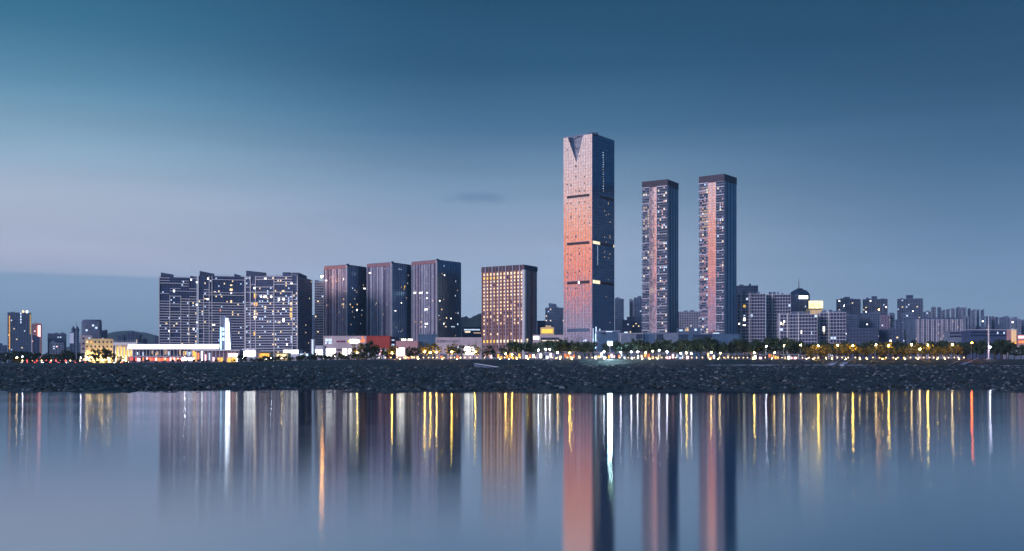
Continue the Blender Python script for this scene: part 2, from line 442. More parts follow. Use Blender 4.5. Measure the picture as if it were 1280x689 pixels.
# ------------------------------------------------------------ promenade, wall, embankment
def strip(name, x0, x1, D0, D1, z0f, z1f, mat, dz=.004, thick=None, n=60, kind='structure'):
    b = MB(); v = []
    me = bpy.data.meshes.new(name)
    V = []; Fs = []
    for i in range(n+1):
        k = kx(x0 + (x1-x0)*i/n)
        V += [(k*D0, D0, z0f(k*D0)), (k*D1, D1, z1f(k*D1))]
    for i in range(n): Fs.append((2*i, 2*i+2, 2*i+3, 2*i+1))
    me.from_pydata(V, [], Fs); me.materials.append(M[mat]); o = bpy.data.objects.new(name, me); COL.objects.link(o)
    o['kind'] = kind; return o
M['paving'] = pbr('promenade_paving', S(120, 112, 110), .8)
M['asphalt'] = pbr('asphalt', (.05, .05, .055, 1), .85)
M['grass'] = pbr('embankment_grass', (.010, .026, .028, 1), .9, var=.5, scale=.2)
M['seawall'] = pbr('seawall_concrete', S(112, 118, 130), .8, var=.35, scale=.12)
strip('promenade_paving', -60, 1340, 592, 622, lambda X: plateau(X*590/592)+.02, lambda X: plateau(X*590/622)+.02, 'paving')
strip('road', -60, 1340, 626, 645, lambda X: plateau(X*590/626)+.03, lambda X: plateau(X*590/645)+.03, 'asphalt')
def wallseg(name, label, cat, x0, x1, D, y0, y1, mat, th=.8, cap=None):
    P = at(x0, D); Q = at(x1, D); f = Fc(P, Q); c = (P+Q)/2
    t = thing(name, label, cat, (c.x, c.y, zy(y1, D)))
    b = MB(); b.fbox(f, 0, f.L, zy(y1, D), zy(y0, D)-.25, -th, 0, mat); b.build('wall', t)
    b = MB(); b.fbox(f, -.1, f.L+.1, zy(y0, D)-.247, zy(y0, D), -th-.1, .15, cap or mat); b.build('coping', t)
    return t
wallseg('sea_wall', 'long pale blue grey sea wall running below the lit promenade in mid frame', 'wall', 470, 872, 589.5, 448.9, 453.2, 'seawall', cap='conc_mid')
wallseg('sea_wall', 'taller blue grey sea wall between the shore pier and the dark tree clump', 'wall', 885, 1005, 588.0, 449.0, 457.6, 'seawall', cap='conc_mid')
wallseg('sea_wall', 'sea wall with slanting pale ramps right of the shore pier', 'wall', 1012, 1078, 588.0, 449.0, 457.2, 'seawall', cap='conc_mid')
wallseg('low_wall', 'pale low kerb wall at the foot of the sea wall by the pier', 'wall', 888, 1078, 560, 456.0, 458.4, 'conc_mid')
wallseg('low_wall', 'long low kerb wall along the foot of the dark grass bank', 'wall', 1080, 1330, 556, 456.6, 458.6, 'conc_slate')
strip('grass_bank', 1080, 1330, 557, 589.2, lambda X: 7.35, lambda X: 10.85, 'grass')
def ramp(label, x0, D0, y0, x1, D1, y1, w, mat='conc_mid'):
    a = at(x0, D0); c = at(x1, D1); za, zc = zy(y0, D0), zy(y1, D1)
    t = thing('ramp', label, 'ramp', (a.x, a.y, za-.5), 'ramps down to the foreshore')
    d = Vector((c.x-a.x, c.y-a.y)).normalized(); n = Vector((-d.y, d.x))*w/2
    b = MB(); i = [(a.x-n.x, a.y-n.y, za), (a.x+n.x, a.y+n.y, za), (c.x+n.x, c.y+n.y, zc), (c.x-n.x, c.y-n.y, zc)]
    lo = [(p[0], p[1], p[2]-1.2) for p in i]
    b.poly(i, mat); b.poly(lo[::-1], mat)
    for q in range(4): r = (q+1) % 4; b.poly([lo[q], lo[r], i[r], i[q]], mat)
    b.build('deck', t)
    for sg in (-1, 1):
        b = MB(); b.tube((a.x+n.x*sg, a.y+n.y*sg, za+.5), (c.x+n.x*sg, c.y+n.y*sg, zc+.5), .12, .12, 'conc_pale', 6); b.build('kerb', t)
ramp('broad pale ramp climbing the grass bank right of the orange lamp', 1192, 552, 458.3, 1214, 589, 449.2, 6.5)
ramp('narrow grey ramp slanting across the foreshore below the hotel block', 594, 500, 456.0, 622, 450, 460.4, 1.1, 'conc_slate')
ramp('first of two slanting ramps on the sea wall right of the pier', 1036, 556, 457.0, 1050, 586.5, 450.5, 2.2, 'conc_pale')
ramp('second slanting ramp on the sea wall, further right from the pier', 1052, 556, 456.2, 1062, 586.5, 450.5, 2.0, 'conc_pale')
def pier():
    c = at(1008.5, 575); t = thing('shore_pier', 'dark concrete outlet block jutting from the sea wall', 'pier', (c.x, c.y, 6.5))
    f = Fc(at(1005, 575), at(1013, 575))
    b = MB(); b.fbox(f, 0, f.L, 5.5, zy(451, 575), -14, 0, 'seawall'); b.build('body', t)
    b = MB(); b.fbox(f, -.4, f.L+.4, zy(451, 575)+.003, zy(449, 575), -14, .4, 'conc_dark'); b.build('cap', t)
    b = MB(); b.fbox(f, f.L*.3, f.L*.7, 6.5, 8.2, -.5, .05, 'black'); b.build('outlet', t)
pier()

# ------------------------------------------------------------ TALL TOWER
def tall_tower():
    D = 1400.; xl, xc, xr = 704.2, 740.3, 767.8
    P, C, Q, B = footprint(xl, xc, xr, D, 35.5)
    fl, fr = Fc(P, C), Fc(C, Q); z1 = zy(167.0, D); cen = (P+Q)/2
    t = thing('skyscraper', 'tallest tower, glass faced and glowing salmon on its left side, notched at the top', 'skyscraper', (cen.x, cen.y, GB))
    def yz(y): return zy(y, D*1.012)
    panel_glass('tower_glass_sunset', S(240, 214, 204), fl.u, 1.3, 2.1, .07, .95, .24, .022); panel_glass('tower_glass_shade', S(84, 132, 168), fr.u, 1.5, 4.2, .26, .9, .3, .03)  # sunset warmth and shade-side blue put into the two glass tints
    # concrete core body kept just inside the glass
    ins = lambda p, q=.9: cen + (p-cen)*q
    b = MB(); b.prism([ins(P), ins(C), ins(Q), ins(B)], GB, z1-30, 'conc_dark'); b.build('core', t)
    # left curtain wall with the V notch
    zt = z1 - .4
    aA, aB, aT, zT = fl.L*.155, fl.L*.70, fl.L*.46, yz(204.5)
    def L(a, z, pr=0.): return fpt(fl, a, z, pr)
    b = MB(); g = 'tower_glass_sunset'
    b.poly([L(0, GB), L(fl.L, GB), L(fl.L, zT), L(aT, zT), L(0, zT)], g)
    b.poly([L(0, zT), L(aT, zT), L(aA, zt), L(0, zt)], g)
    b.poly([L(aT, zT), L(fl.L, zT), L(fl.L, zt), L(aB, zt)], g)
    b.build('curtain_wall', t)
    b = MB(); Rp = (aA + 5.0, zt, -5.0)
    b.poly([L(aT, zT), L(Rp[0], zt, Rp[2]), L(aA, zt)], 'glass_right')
    b.poly([L(aT, zT), L(aB, zt), L(Rp[0], zt, Rp[2])], 'glass_twin')  # paler glass on this facet stands for the sky it mirrors
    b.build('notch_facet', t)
    b = MB(); b.poly([fpt(fr, 0, GB), fpt(fr, fr.L, GB), fpt(fr, fr.L, z1-.4), fpt(fr, 0, z1-.4)], 'tower_glass_shade'); o = b.build('curtain_wall', t)
    b = MB()
    for p, q in ((Q, B), (B, P)):
        b.poly([(p.x, p.y, GB), (q.x, q.y, GB), (q.x, q.y, z1-.4), (p.x, p.y, z1-.4)], 'glass_right')
    b.build('rear_curtain_wall', t)
    b = MB(); rp = fl.O + fl.u*Rp[0] + fl.n*Rp[2]; A_ = fl.O+fl.u*aA; B_ = fl.O+fl.u*aB
    b.poly([(p.x, p.y, z1-.4) for p in (P, A_, rp, B_, C, Q, B)], 'conc_mid')
    b.build('roof', t)
    for f, a0, a1 in ((fr, 0, fr.L), (fl, 0, fl.L-.5)):
        b = MB(); b.fbox(f, a0+.01, a1-.01, z1-.9, z1+1.0, -.5, -.012, 'conc_mid'); b.build('parapet', t)
    for i in range(1, 9):
        q = aA+(aB-aA)*i/9; zb = zT+(q-aT)/((aA-aT) if q < aT else (aB-aT))*(zt-zT)
        b = MB(); b.fbox(fl, q-.12, q+.12, zb, zt-.6, -.4, -.1, 'conc_mid'); b.build('notch_mullion', t)
    # vertical fins on the bright face
    nb = 17; nfin = nb*2
    for i in range(nb+1):
        a = fl.L*i/nb
        top = zt
        if aA < a < aB:
            top = zT + (a-aT)/((aA-aT) if a < aT else (aB-aT))*(zt-zT)-1 if a != aT else zT
        wid = .28 if i % 2 else .5
        b = MB(); a = min(max(a, wid), fl.L-wid); b.fbox(fl, a-wid/2, a+wid/2, GB, top, .003, .25, 'conc_lilac' if i % 2 else 'conc_white'); b.build('fin', t)
    for i in range(11):
        a = fr.L*i/10; a = min(max(a, .25), fr.L-.25)
        b = MB(); b.fbox(fr, a-.15, a+.15, GB, z1-.4, .003, .3, 'dome_metal'); b.build('fin', t)
    # spandrel lines, one per floor: a surface pattern, so one part for each face
    b = MB(); c = MB(); z = 16.
    while z < zt-1:
        if z < zT: b.fbox(fl, .5, fl.L-.5, z-.15, z+.15, .004, .12, 'conc_lilac')
        else:
            q = (z-zT)/(zt-zT); b.fbox(fl, .5, aT+(aA-aT)*q-.2, z-.15, z+.15, .004, .12, 'conc_lilac'); b.fbox(fl, aT+(aB-aT)*q+.2, fl.L-.5, z-.15, z+.15, .004, .12, 'conc_lilac')
        c.fbox(fr, .5, fr.L-.5, z-.2, z+.2, .004, .1, 'dome_metal'); z += 4.2
    b.build('spandrel_grid', t); c.build('spandrel_grid', t)
    # plant floors (dark louvres)
    for y0, y1 in ((244.6, 247.6), (303.2, 306.4), (351.8, 355.4)):
        b = MB(); b.fbox(fl, fl.L*.14, fl.L*.90, yz(y1), yz(y0), .01, .75, 'louvre'); b.build('louvre_band', t)
        b = MB(); b.fbox(fr, fr.L*.36, fr.L*.95, yz(y1), yz(y0), .01, .45, 'louvre'); b.build('louvre_band', t)
    b = MB(); b.fbox(fl, fl.L*.14, fl.L*.90, yz(415), yz(411), .01, .75, 'conc_slate'); b.build('louvre_band', t)
    for y0, y1, a0, a1 in ((302.6, 306.6, .02, .34), (351.0, 355.6, .02, .34)):
        n = 5
        for i in range(n):
            s_ = fr.L*(a1-a0)/n; window(t, fr, fr.L*a0+s_*(i+.5), (yz(y0)+yz(y1))/2, s_*.8, yz(y0)-yz(y1)-.6, 'E_cream', 1.0, 'lit_sky_lobby_window')
    window(t, fr, fr.L*.965, (yz(303)+yz(306.5))/2, 2.0, 3.4, 'E_cream', 1.0, 'lit_sky_lobby_window')
    window(t, fl, fl.L*.55, yz(353.6), 1.8, 3.0, 'E_white', 1.8, 'lit_sky_lobby_window')
    b = MB(); b.fbox(fr, fr.L*.23, fr.L*.235, yz(332), yz(308), .3, .45, 'E_cool'); b.build('light_strip', t)
    rr = random.Random(4)
    for i in range(17): window(t, fr, fr.L*(.48+rr.uniform(0, .02)), yz(190+i*3.0), .9, 1.0, 'E_cool' if rr.random() < .6 else 'E_dimwarm', .8, 'lit_window')
    for i in range(26): window(t, fr, fr.L*rr.choice((.55, .62, .72, .80)), yz(rr.uniform(250, 405)), 1.5, 1.1, 'E_dimwarm' if rr.random() < .5 else 'glass_podium', .8, 'window')
    for i in range(56): # small open vents in the bright face
        window(t, fl, fl.L*(rr.choice((2, 4, 7, 9, 12, 15))+.5)/nb, yz(rr.choice((176, 186, 196, 208, 222, 231, 240, 254, 262, 271, 280, 296, 312, 318, 325, 340, 346, 360))+rr.uniform(-1, 1)), 1.2, 1.5, 'louvre', .5, 'vent')
    # lobby, lit from inside
    for i, (a, y0, y1, w) in enumerate(((.16, 409, 436, 1.6), (.16, 418, 436, 3.2), (.03, 411, 436, 1.), (.03, 424, 436, 1.6), (.32, 411, 415, 1.6), (.32, 422, 434, 1.8))):
        window(t, fr, fr.L*a, (yz(y0)+yz(y1))/2, w, yz(y0)-yz(y1), 'E_cool' if i not in (1,) else 'E_edgeblue', 1.2+.05*i, 'lobby_window')
    for a, y in ((.72, 427), (.78, 426), (.70, 429)): window(t, fl, fl.L*a, yz(y), 2.0, 2.2, 'E_cool', 1.5, 'lobby_window')
    # roof pieces
    p = fr.O + fr.u*5 - fr.n*6
    b = MB(); b.box((p.x+4, p.y, z1+.8), (12, 8, 2.4), 'conc_dark'); b.build('roof_plant_room', t)
    for dx, h in ((3, 5), (8, 3.2), (-2, 3)):
        b = MB(); b.tube((p.x+dx, p.y, z1+1.9), (p.x+dx, p.y, z1+1.9+h*.6), .2, .08, 'metal_grey', 6); b.build('antenna', t)
tall_tower()

# ------------------------------------------------------------ TWIN TOWERS
def twin(label, xl, xs0, xs1, xc, xr, D, ytop, ycr, seed):
    rr = random.Random(seed)
    P, C, Q, B = footprint(xl, xc, xr, D); fl, fr = Fc(P, C), Fc(C, Q); z1 = zy(ytop, D); cen = (P+Q)/2
    t = thing('residential_tower', label, 'tower', (cen.x, cen.y, GB), 'twin residential towers')
    b = MB(); b.prism([P, C, Q, B], GB, z1-.5, 'conc_slate'); b.build('wall', t)
    zc = z1 - (ycr-ytop)/F*D
    b = MB(); e = lambda p: cen+(p-cen)*1.035
    b.prism([e(P), e(C), e(Q), e(B)], zc, z1, 'crown_dark'); b.build('crown', t)
    a0, a1 = ax(fl, xs0), ax(fl, xs1)
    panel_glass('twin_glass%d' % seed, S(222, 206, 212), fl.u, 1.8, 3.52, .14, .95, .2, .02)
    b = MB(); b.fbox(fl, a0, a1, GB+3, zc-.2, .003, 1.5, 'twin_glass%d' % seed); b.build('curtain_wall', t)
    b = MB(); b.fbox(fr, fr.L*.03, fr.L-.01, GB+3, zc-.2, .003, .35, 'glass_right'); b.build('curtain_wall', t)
    for q in (.25, .5, .75, .97):
        b = MB(); b.fbox(fr, fr.L*q-.3, fr.L*q+.3, GB+3, zc-.3, .36, .8, 'dome_metal'); b.build('fin', t)
    for q in (a0, (a0+a1)/2, a1):
        b = MB(); b.fbox(fl, q-.2, q+.2, GB+3, zc-.3, 1.51, 1.8, 'conc_pale'); b.build('fin', t)
    fh = 3.52; z = zc - .5; lst = []; i = 0
    sp = MB(); ov = MB()
    while z > 22:
        for q0, q1 in ((-.6, a0-.25), (a1+.25, fl.L+.2)):
            b = MB() if i < 50 else ov
            b.fbox(fl, q0, q1, z-.35, z+.85, .003, 2.0, 'conc_mid' if (i*7+int(q0)) % 3 else 'conc_pale')
            if i < 50: b.build('balcony', t)
        ov.fbox(fr, -.2, fr.L*.16, z-.35, z+.9, .37, 1.3, 'conc_mid')
        sp.fbox(fl, a0+.3, a1-.3, z-.14, z+.14, 1.504, 1.62, 'stone_mauve')
        w = 1.7
        for s0, s1 in ((.6, a0-.6), (a1+.6, fl.L-.5)):
            n = max(2, int((s1-s0)/2.6))
            for j in range(n):
                u = rr.random(); warmz = (s0 < 1 and 255 < HY-(z-2)/D*F < 285 and rr.random() < .5)
                mat = 'E_dimwarm' if warmz else ('E_cream' if u < .05 else 'E_cool' if u < .08 else 'conc_pale' if u < .16 else ('twin_glass%d' % seed if (s0 < 1 or u > .55) and u < .66 else 'black') if u < .75 else 'glass_dark')
                lst.append((fl, s0+(s1-s0)*(j+.5)/n, z-1.35, w, 1.9, mat))
        if rr.random() < .8: lst.append((fr, fr.L*.09, z+.4, 1.3, 1.1, 'E_dimwarm' if rr.random() < .5 else 'conc_white'))
        z -= fh; i += 1
    sp.build('spandrel_grid', t); ov.build('balconies', t, 'stuff')
    windows(t, lst)
    o = [x for x in lst][:0]
    for dx in (-6, 5, 9):
        b = MB(); b.tube((cen.x+dx, cen.y-8, z1), (cen.x+dx, cen.y-8, z1+2.4), .2, .1, 'metal_grey', 6); b.build('antenna', t)
twin('left one of the two slim towers, slightly shorter, with stacked balconies and dark crown', 803.2, 812.3, 821.5, 834.2, 847.6, 1450, 224.2, 232.3, 1)
twin('right one of the two slim towers, slightly taller, with stacked balconies and dark crown', 874.4, 885.6, 895.6, 905.3, 920.3, 1450, 217.4, 226.3, 2)

# ------------------------------------------------------------ OFFICE TRIO
def office(label, xl, xc, xr, D, ytop, seed, lits):
    rr = random.Random(seed)
    P, C, Q, B = footprint(xl, xc, xr, D); fl, fr = Fc(P, C), Fc(C, Q); z1 = zy(ytop, D); cen = (P+Q)/2
    t = thing('office_tower', label, 'office tower', (cen.x, cen.y, GB), 'three matching office towers')
    b = MB(); b.prism([P, C, Q, B], GB, z1-.5, 'conc_dark'); b.build('wall', t)
    b = MB(); e = lambda p: cen+(p-cen)*.97
    b.prism([e(P), e(C), e(Q), e(B)], z1-.49, z1+.6, 'conc_slate'); b.build('roof', t)
    b = MB(); b.fbox(fl, .3, fl.L-.4, z1-4.6, z1-.1, .003, .9, 'copper_crown'); b.build('crown_band', t)
    b = MB(); b.fbox(fr, .02, fr.L-.01, GB, z1-.1, .003, .2, 'glass_right'); b.build('curtain_wall', t)
    b = MB(); b.fbox(fl, .02, fl.L-.01, GB, z1-4.7, .003, .3, 'glass_office'); b.build('curtain_wall', t)
    # corner tower piece
    b = MB(); q = C + fr.u*4; b.prism([C+fl.n*.4-fl.u*1.0, C+(fl.n+fr.n)*.4, q+fr.n*.4, q-fr.n*3], z1-2, z1+1.6, 'conc_dark'); b.build('corner_turret', t)
    # piers of irregular width
    a = .3
    while a < fl.L-1.5:
        w = rr.choice((.5, .6, .8, 1.0, 1.5)); m = rr.choice(('conc_lilac', 'conc_pale', 'conc_pale', 'stone_mauve'))
        b = MB(); b.fbox(fl, a, a+w, 22 if True else GB, z1-4.8, .31, .9, m); b.build('pier', t); a += w + rr.choice((.7, 1.0, 1.3, 2.0))
    b = MB(); b.fbox(fl, fl.L-1.1, fl.L-.01, GB, z1-.2, .31, 1.0, 'conc_white'); b.build('corner_pier', t)
    n = 9
    for i in range(n+1):
        a = min(max(fr.L*i/n, .3), fr.L-.3); b = MB(); b.fbox(fr, a-.14, a+.14, GB, z1-.1, .21, .5, 'dome_metal' if i else 'conc_pale'); b.build('fin', t)
    b = MB(); z = 24.
    while z < z1-5:
        b.fbox(fl, .3, fl.L-1.2, z-.2, z+.2, .305, .45, 'conc_mid'); z += 3.5
    b.build('spandrel_grid', t)
    c = MB(); z = 24.
    while z < z1-2: c.fbox(fr, .3, fr.L-.3, z-.12, z+.12, .205, .3, 'dome_metal'); z += 3.5
    c.build('spandrel_grid', t)
    for (x, y, w, h, m) in lits:
        f = fl if x < xc else fr; a = ax(f, x); Dl = f.O.y+f.u.y*a
        n = max(1, int(round(w/2.2)))
        for i in range(n):
            window(t, f, a + (i-(n-1)/2)*w/n/ (abs(f.u.x)+.2), zy(y, Dl), w/n*.9, h, 'E_'+m, .95 if f is fl else .55, 'lit_window')
    for i in range(44):
        f = fl if rr.random() < .6 else fr
        window(t, f, rr.uniform(.08, .92)*f.L, z1-6-3.5*rr.randint(1, int((z1-35)/3.5))+1.7, 1.2, 1.5, rr.choice(('E_dimwarm', 'E_dimwarm', 'glass_podium')), .9, 'window')
office('leftmost of the three striped office towers, above the mall with bright signs', 405.2, 433.9, 458.2, 1500, 331.2, 11,
       [(408, 350.8, 4, 1.6, 'white'), (414, 346.5, 1.5, 1.5, 'warm'), (409, 381.5, 4, 1.4, 'cream'), (430, 349, 1.5, 1.6, 'white'), (429.5, 374, 2, 1.6, 'warm'), (429, 380.5, 4, 3, 'warm'), (430, 384, 1.5, 1.3, 'warm'),
        (440.5, 360.5, 1.8, 1.6, 'cool'), (443.5, 363, 1.6, 1.4, 'cream'), (455.6, 360.8, 3.6, 1.5, 'white'), (437.6, 380.5, 2, 2, 'warm'), (440.5, 384, 2, 1.8, 'yellow'), (446, 387.6, 2.2, 2.2, 'white'), (446.3, 380.6, 1.8, 1.5, 'warm'), (452.5, 388, 2, 1.2, 'cool'), (443.4, 373.8, 1.2, 1.2, 'cream'), (450.5, 404.5, 1, 1.6, 'cool')])
office('middle of the three striped office towers, above the plain red podium wall', 458.8, 489.8, 513.8, 1500, 328.2, 12,
       [(463, 341.3, 5.5, 1.5, 'white'), (479, 347, 1.2, 1.2, 'cream'), (475, 361, 1.2, 1.2, 'cream'), (471, 379, 1.5, 2, 'cream'), (479.4, 393, 1, 2, 'cream'),
        (498.6, 336.6, 1.5, 1.5, 'cool'), (501, 337, 1.4, 1.2, 'cool'), (505.8, 358.5, 2.6, 3, 'yellow'), (505, 361.5, 1.4, 1.5, 'yellow'), (509.4, 354.2, 1, 1.4, 'cream'), (501.6, 378.7, 1.6, 1.8, 'white'), (492.8, 388.8, .9, 1.4, 'white'), (494.6, 388.8, .9, 1.4, 'white'), (498, 414.5, 1.5, 1.5, 'cool'), (501, 414.5, 1.5, 1.5, 'cool')])
office('rightmost and tallest of the three striped office towers, with the most lit windows', 514.5, 546.2, 576.2, 1500, 325.0, 13,
       [(519, 366.1, 6, 2.2, 'white'), (526.5, 366.1, 7, 2.2, 'white'), (533.8, 366.1, 3.5, 1.4, 'white'), (533.8, 372.8, 3, 1.4, 'white'), (525.5, 372.6, 2, 1.2, 'cream'), (533, 387, 5.5, 2, 'white'), (534.3, 390.2, 1.2, 1.6, 'cream'), (540.7, 376, 3, 1.8, 'warm'), (527.5, 394.5, 2, 2, 'yellow'), (520, 402.5, 3.5, 1.4, 'yellow'), (526.3, 402.5, 2.5, 2.4, 'warm'), (533.3, 404.8, 5, 1.8, 'white'), (527.5, 408.5, 4, 1.4, 'cream'), (532.5, 408.5, 2.5, 1.4, 'white'), (533, 340, 3, 1.2, 'dimwarm'), (533, 354.5, 3, 1.2, 'dimwarm'),
        (555, 332.5, 1.6, 1.4, 'cool'), (555.5, 344, 1.8, 1.4, 'white'), (569.6, 351.8, 1.4, 2.2, 'cool'), (569, 369.8, 1.2, 1.8, 'cool'), (549.6, 376.2, 2.4, 1.6, 'white'), (552, 386.8, 2.4, 1.8, 'warm'), (572.6, 391.5, 1.6, 2.4, 'cool'), (548.6, 394.5, 1.2, 1.4, 'cool'), (558, 397.5, 1.8, 2.0, 'warm'), (563.5, 398.2, 1.8, 2.0, 'white'), (554.6, 404.8, 1.5, 2, 'white'), (572, 405.5, 2.2, 2.4, 'cool'), (557, 408.5, 3.4, 1.4, 'cream'), (566, 408.5, 6, 1.4, 'cool')])

# ------------------------------------------------------------ HOTEL
def hotel():
    rr = random.Random(5); D = 1480.; xl, xc, xr = 602.0, 655.0, 671.3
    P, C, Q, B = footprint(xl, xc, xr, D, 33.0); fl, fr = Fc(P, C), Fc(C, Q); z1 = zy(331, D); cen = (P+Q)/2
    t = thing('hotel_block', 'broad mauve hotel block with a full grid of lit windows', 'hotel', (cen.x, cen.y, GB))
    b = MB(); b.prism([P, C, Q, B], GB, z1-.5, 'hotel_stone'); b.build('wall', t)
    b = MB(); e = lambda p: cen+(p-cen)*.96
    b.prism([e(P), e(C), e(Q), e(B)], z1-.49, z1+.4, 'conc_slate'); b.build('roof', t)
    def yz(y): return zy(y, D*1.01)
    b = MB(); b.fbox(fl, 0, fl.L+.8, yz(338.5), z1, .003, .9, 'crown_dark'); b.build('crown_band', t)
    b = MB(); b.fbox(fr, -.8, fr.L, yz(338.5), z1, .003, .95, 'conc_dark'); b.build('crown_band', t)
    for i in range(13):
        a = fl.L*(.02+.965*i/12)
        b = MB(); b.fbox(fl, a-.45, a+.45, GB, z1-.3, .003, 1.3, 'conc_lilac' if i % 2 else 'hotel_stone'); b.build('pier', t)
    lst = []
    for r in range(18):
        y = 342.3 + r*4.42 if r > 0 else 342
        for c_ in range(12):
            a = fl.L*(.02+.965*(c_+.5)/12)
            p = .97 if r < 11 else (.6 if r in (11, 13) else .5 if r < 15 else .3)
            if r >= 16: p = .1
            u = rr.random()
            if r == 1 and c_ < 5: m = 'E_yellow'
            elif u < p: m = rr.choice(('E_hotel', 'E_cream', 'E_hotel') if r < 7 else ('E_hotel', 'E_hotel', 'E_dimwarm', 'E_warm'))
            else: m = 'glass_dark'
            lst.append((fl, a, yz(y), 2.15 if r < 2 else 1.8, 3.2 if r < 2 else 2.3, m))
    for c_ in range(12):
        lst.append((fl, fl.L*(.02+.965*(c_+.5)/12), yz(426.5), 2.3, 3.8, 'E_yellow' if c_ < 4 else 'E_cream'))
        lst.append((fl, fl.L*(.02+.965*(c_+.5)/12), yz(433), 2.3, 2.6, 'glass_dark'))
    windows(t, lst)
    # rounded corner and striped flank
    b = MB(); b.lathe((C.x, C.y), [(2.6, GB), (2.6, yz(338.6))], 'conc_white', 16); b.build('corner_column', t)
    for i, q in enumerate((.16, .30, .42, .55, .68, .80, .93)):
        b = MB(); a = fr.L*q; b.fbox(fr, a-(.9 if i < 2 else .6), a+(.9 if i < 2 else .6), GB, yz(338.7), .003, .8, ('conc_white', 'stone_pink', 'conc_lilac', 'hotel_stone', 'stone_pink', 'conc_lilac', 'conc_pale')[i]); b.build('pier', t)
    for i in range(5): window(t, fr, fr.L*(.05+.05*i), yz(425+i % 2*3), 1., 2.4, 'E_cream', 1.9, 'window')
hotel()

# ------------------------------------------------------------ RESIDENTIAL TRIO on the left
def resid(label, xl, xc, xr, D, ytop, crowns, lits, seed, p=.08, side=None):
    rr = random.Random(seed)
    P, C, Q, B = footprint(xl, xc, xr, D, None if xc == xr else 6.0, 24); fl, fr = Fc(P, C), Fc(C, Q); z1 = zy(ytop, D); cen = (P+Q)/2
    t = thing('apartment_block', label, 'apartment block', (cen.x, cen.y, GB), 'wide balconied apartment blocks')
    b = MB(); b.prism([P, C, Q, B], GB, z1-.5, 'conc_navy'); b.build('wall', t)
    b = MB(); e = lambda p: cen+(p-cen)*.98
    b.prism([e(P), e(C), e(Q), e(B)], z1-.49, z1+.2, 'conc_dark')
    for f in (fl,):
        for i in range(int(f.L/2.2)): a = 1+i*2.2; b.fbox(f, a, a+.3, z1+.2, z1+1.6, -1.2, -.9, 'conc_pale')
        b.fbox(f, .6, f.L-.6, z1+1.6, z1+1.85, -1.3, -.8, 'conc_pale')
    roof = b.build('roof', t)
    for (x0, x1, y0, y1, m) in crowns:      # sloped parapet screens
        f = fl if x0 < xc else fr
        a0, a1 = ax(f, x0), ax(f, x1); b = MB(); zt0, zt1 = zy(y0, D), zy(y1, D); zb = z1-.4
        fr_ = [f.O+f.u*a0-f.n*.5, f.O+f.u*a1-f.n*.5]; bk = [q - f.n*9 for q in fr_]
        V = [(fr_[0].x, fr_[0].y, zb), (fr_[1].x, fr_[1].y, zb), (fr_[1].x, fr_[1].y, zt1), (fr_[0].x, fr_[0].y, zt0),
             (bk[0].x, bk[0].y, zb), (bk[1].x, bk[1].y, zb), (bk[1].x, bk[1].y, zt1), (bk[0].x, bk[0].y, zt0)]
        for q in ((0, 1, 2, 3), (5, 4, 7, 6), (3, 2, 6, 7), (1, 5, 6, 2), (4, 0, 3, 7)): b.poly([V[w] for w in q], m)
        b.build('crown_screen', roof)
    fh = 3.2*D/F; nf = int((z1-16)/fh); nbay = int(fl.L/3.3); bw = fl.L/nbay
    vcols = [0] + sorted(rr.sample(range(2, nbay-1), max(3, nbay//5))) + [nbay]
    for j in vcols:
        a = min(max(j*bw, .45), fl.L-.45); top = z1 - (0 if j in (0, nbay) or rr.random() < .5 else fh*rr.randint(4, 8))
        b = MB(); b.fbox(fl, a-.45, a+.45, GB, top, .003, 1.5, 'conc_white'); b.build('pilaster', t)
    bal = []
    for i in range(nf):
        z = z1 - 1 - i*fh; runs = []
        for j0, j1 in zip(vcols, vcols[1:]):
            keep = (i > nf*.28) or rr.random() < .45
            if rr.random() < .07: keep = False
            if keep: runs.append((j0, j1))
        mg = []
        for j0, j1 in runs:
            if mg and mg[-1][1] == j0: mg[-1][1] = j1
            else: mg.append([j0, j1])
        for j0, j1 in mg:
            q = (t, fl, j0*bw+.3, j1*bw-.3, z-.42, z+.42, 1.25, 'conc_white' if rr.random() < .5 else 'conc_pale'); bal.append(q)
        if xc != xr and fr.L > 5: bal.append((t, fr, .5, fr.L-.5, z-.25, z+.25, .8, 'conc_mid'))
    bal.sort(key=lambda q: q[2]-q[3]); b = MB()
    for k_, q in enumerate(bal):
        if k_ < 99: b = MB(); b.fbox(q[1], q[2], q[3], q[4], q[5], .003, q[6], q[7]); b.build('balcony', t); b = MB()
        else: b.fbox(q[1], q[2], q[3], q[4], q[5], .003, q[6], q[7])
    if b.v: b.build('balconies', t, 'stuff')
    lst = []
    for i in range(nf):
        z = z1 - 1 - (i+.5)*fh
        for j in range(nbay):
            u = rr.random()
            m = 'E_cool' if u < p*.55 else 'E_warm' if u < p else 'glass_dark'
            lst.append((fl, (j+.5)*bw, z, 1.7 if u > p else 1.3, 1.7, m))
        if xc != xr:
            for j in range(int(fr.L/4)): lst.append((fr, 2+j*4., z, 1.6, 1.5, 'E_warm' if rr.random() < .03 else 'glass_dark'))
    windows(t, lst)
    for (x, y, w, h, m) in lits:
        a = ax(fl, x); window(t, fl, a, zy(y, D), w, h, 'E_'+m, .7, 'lit_window')
    return t
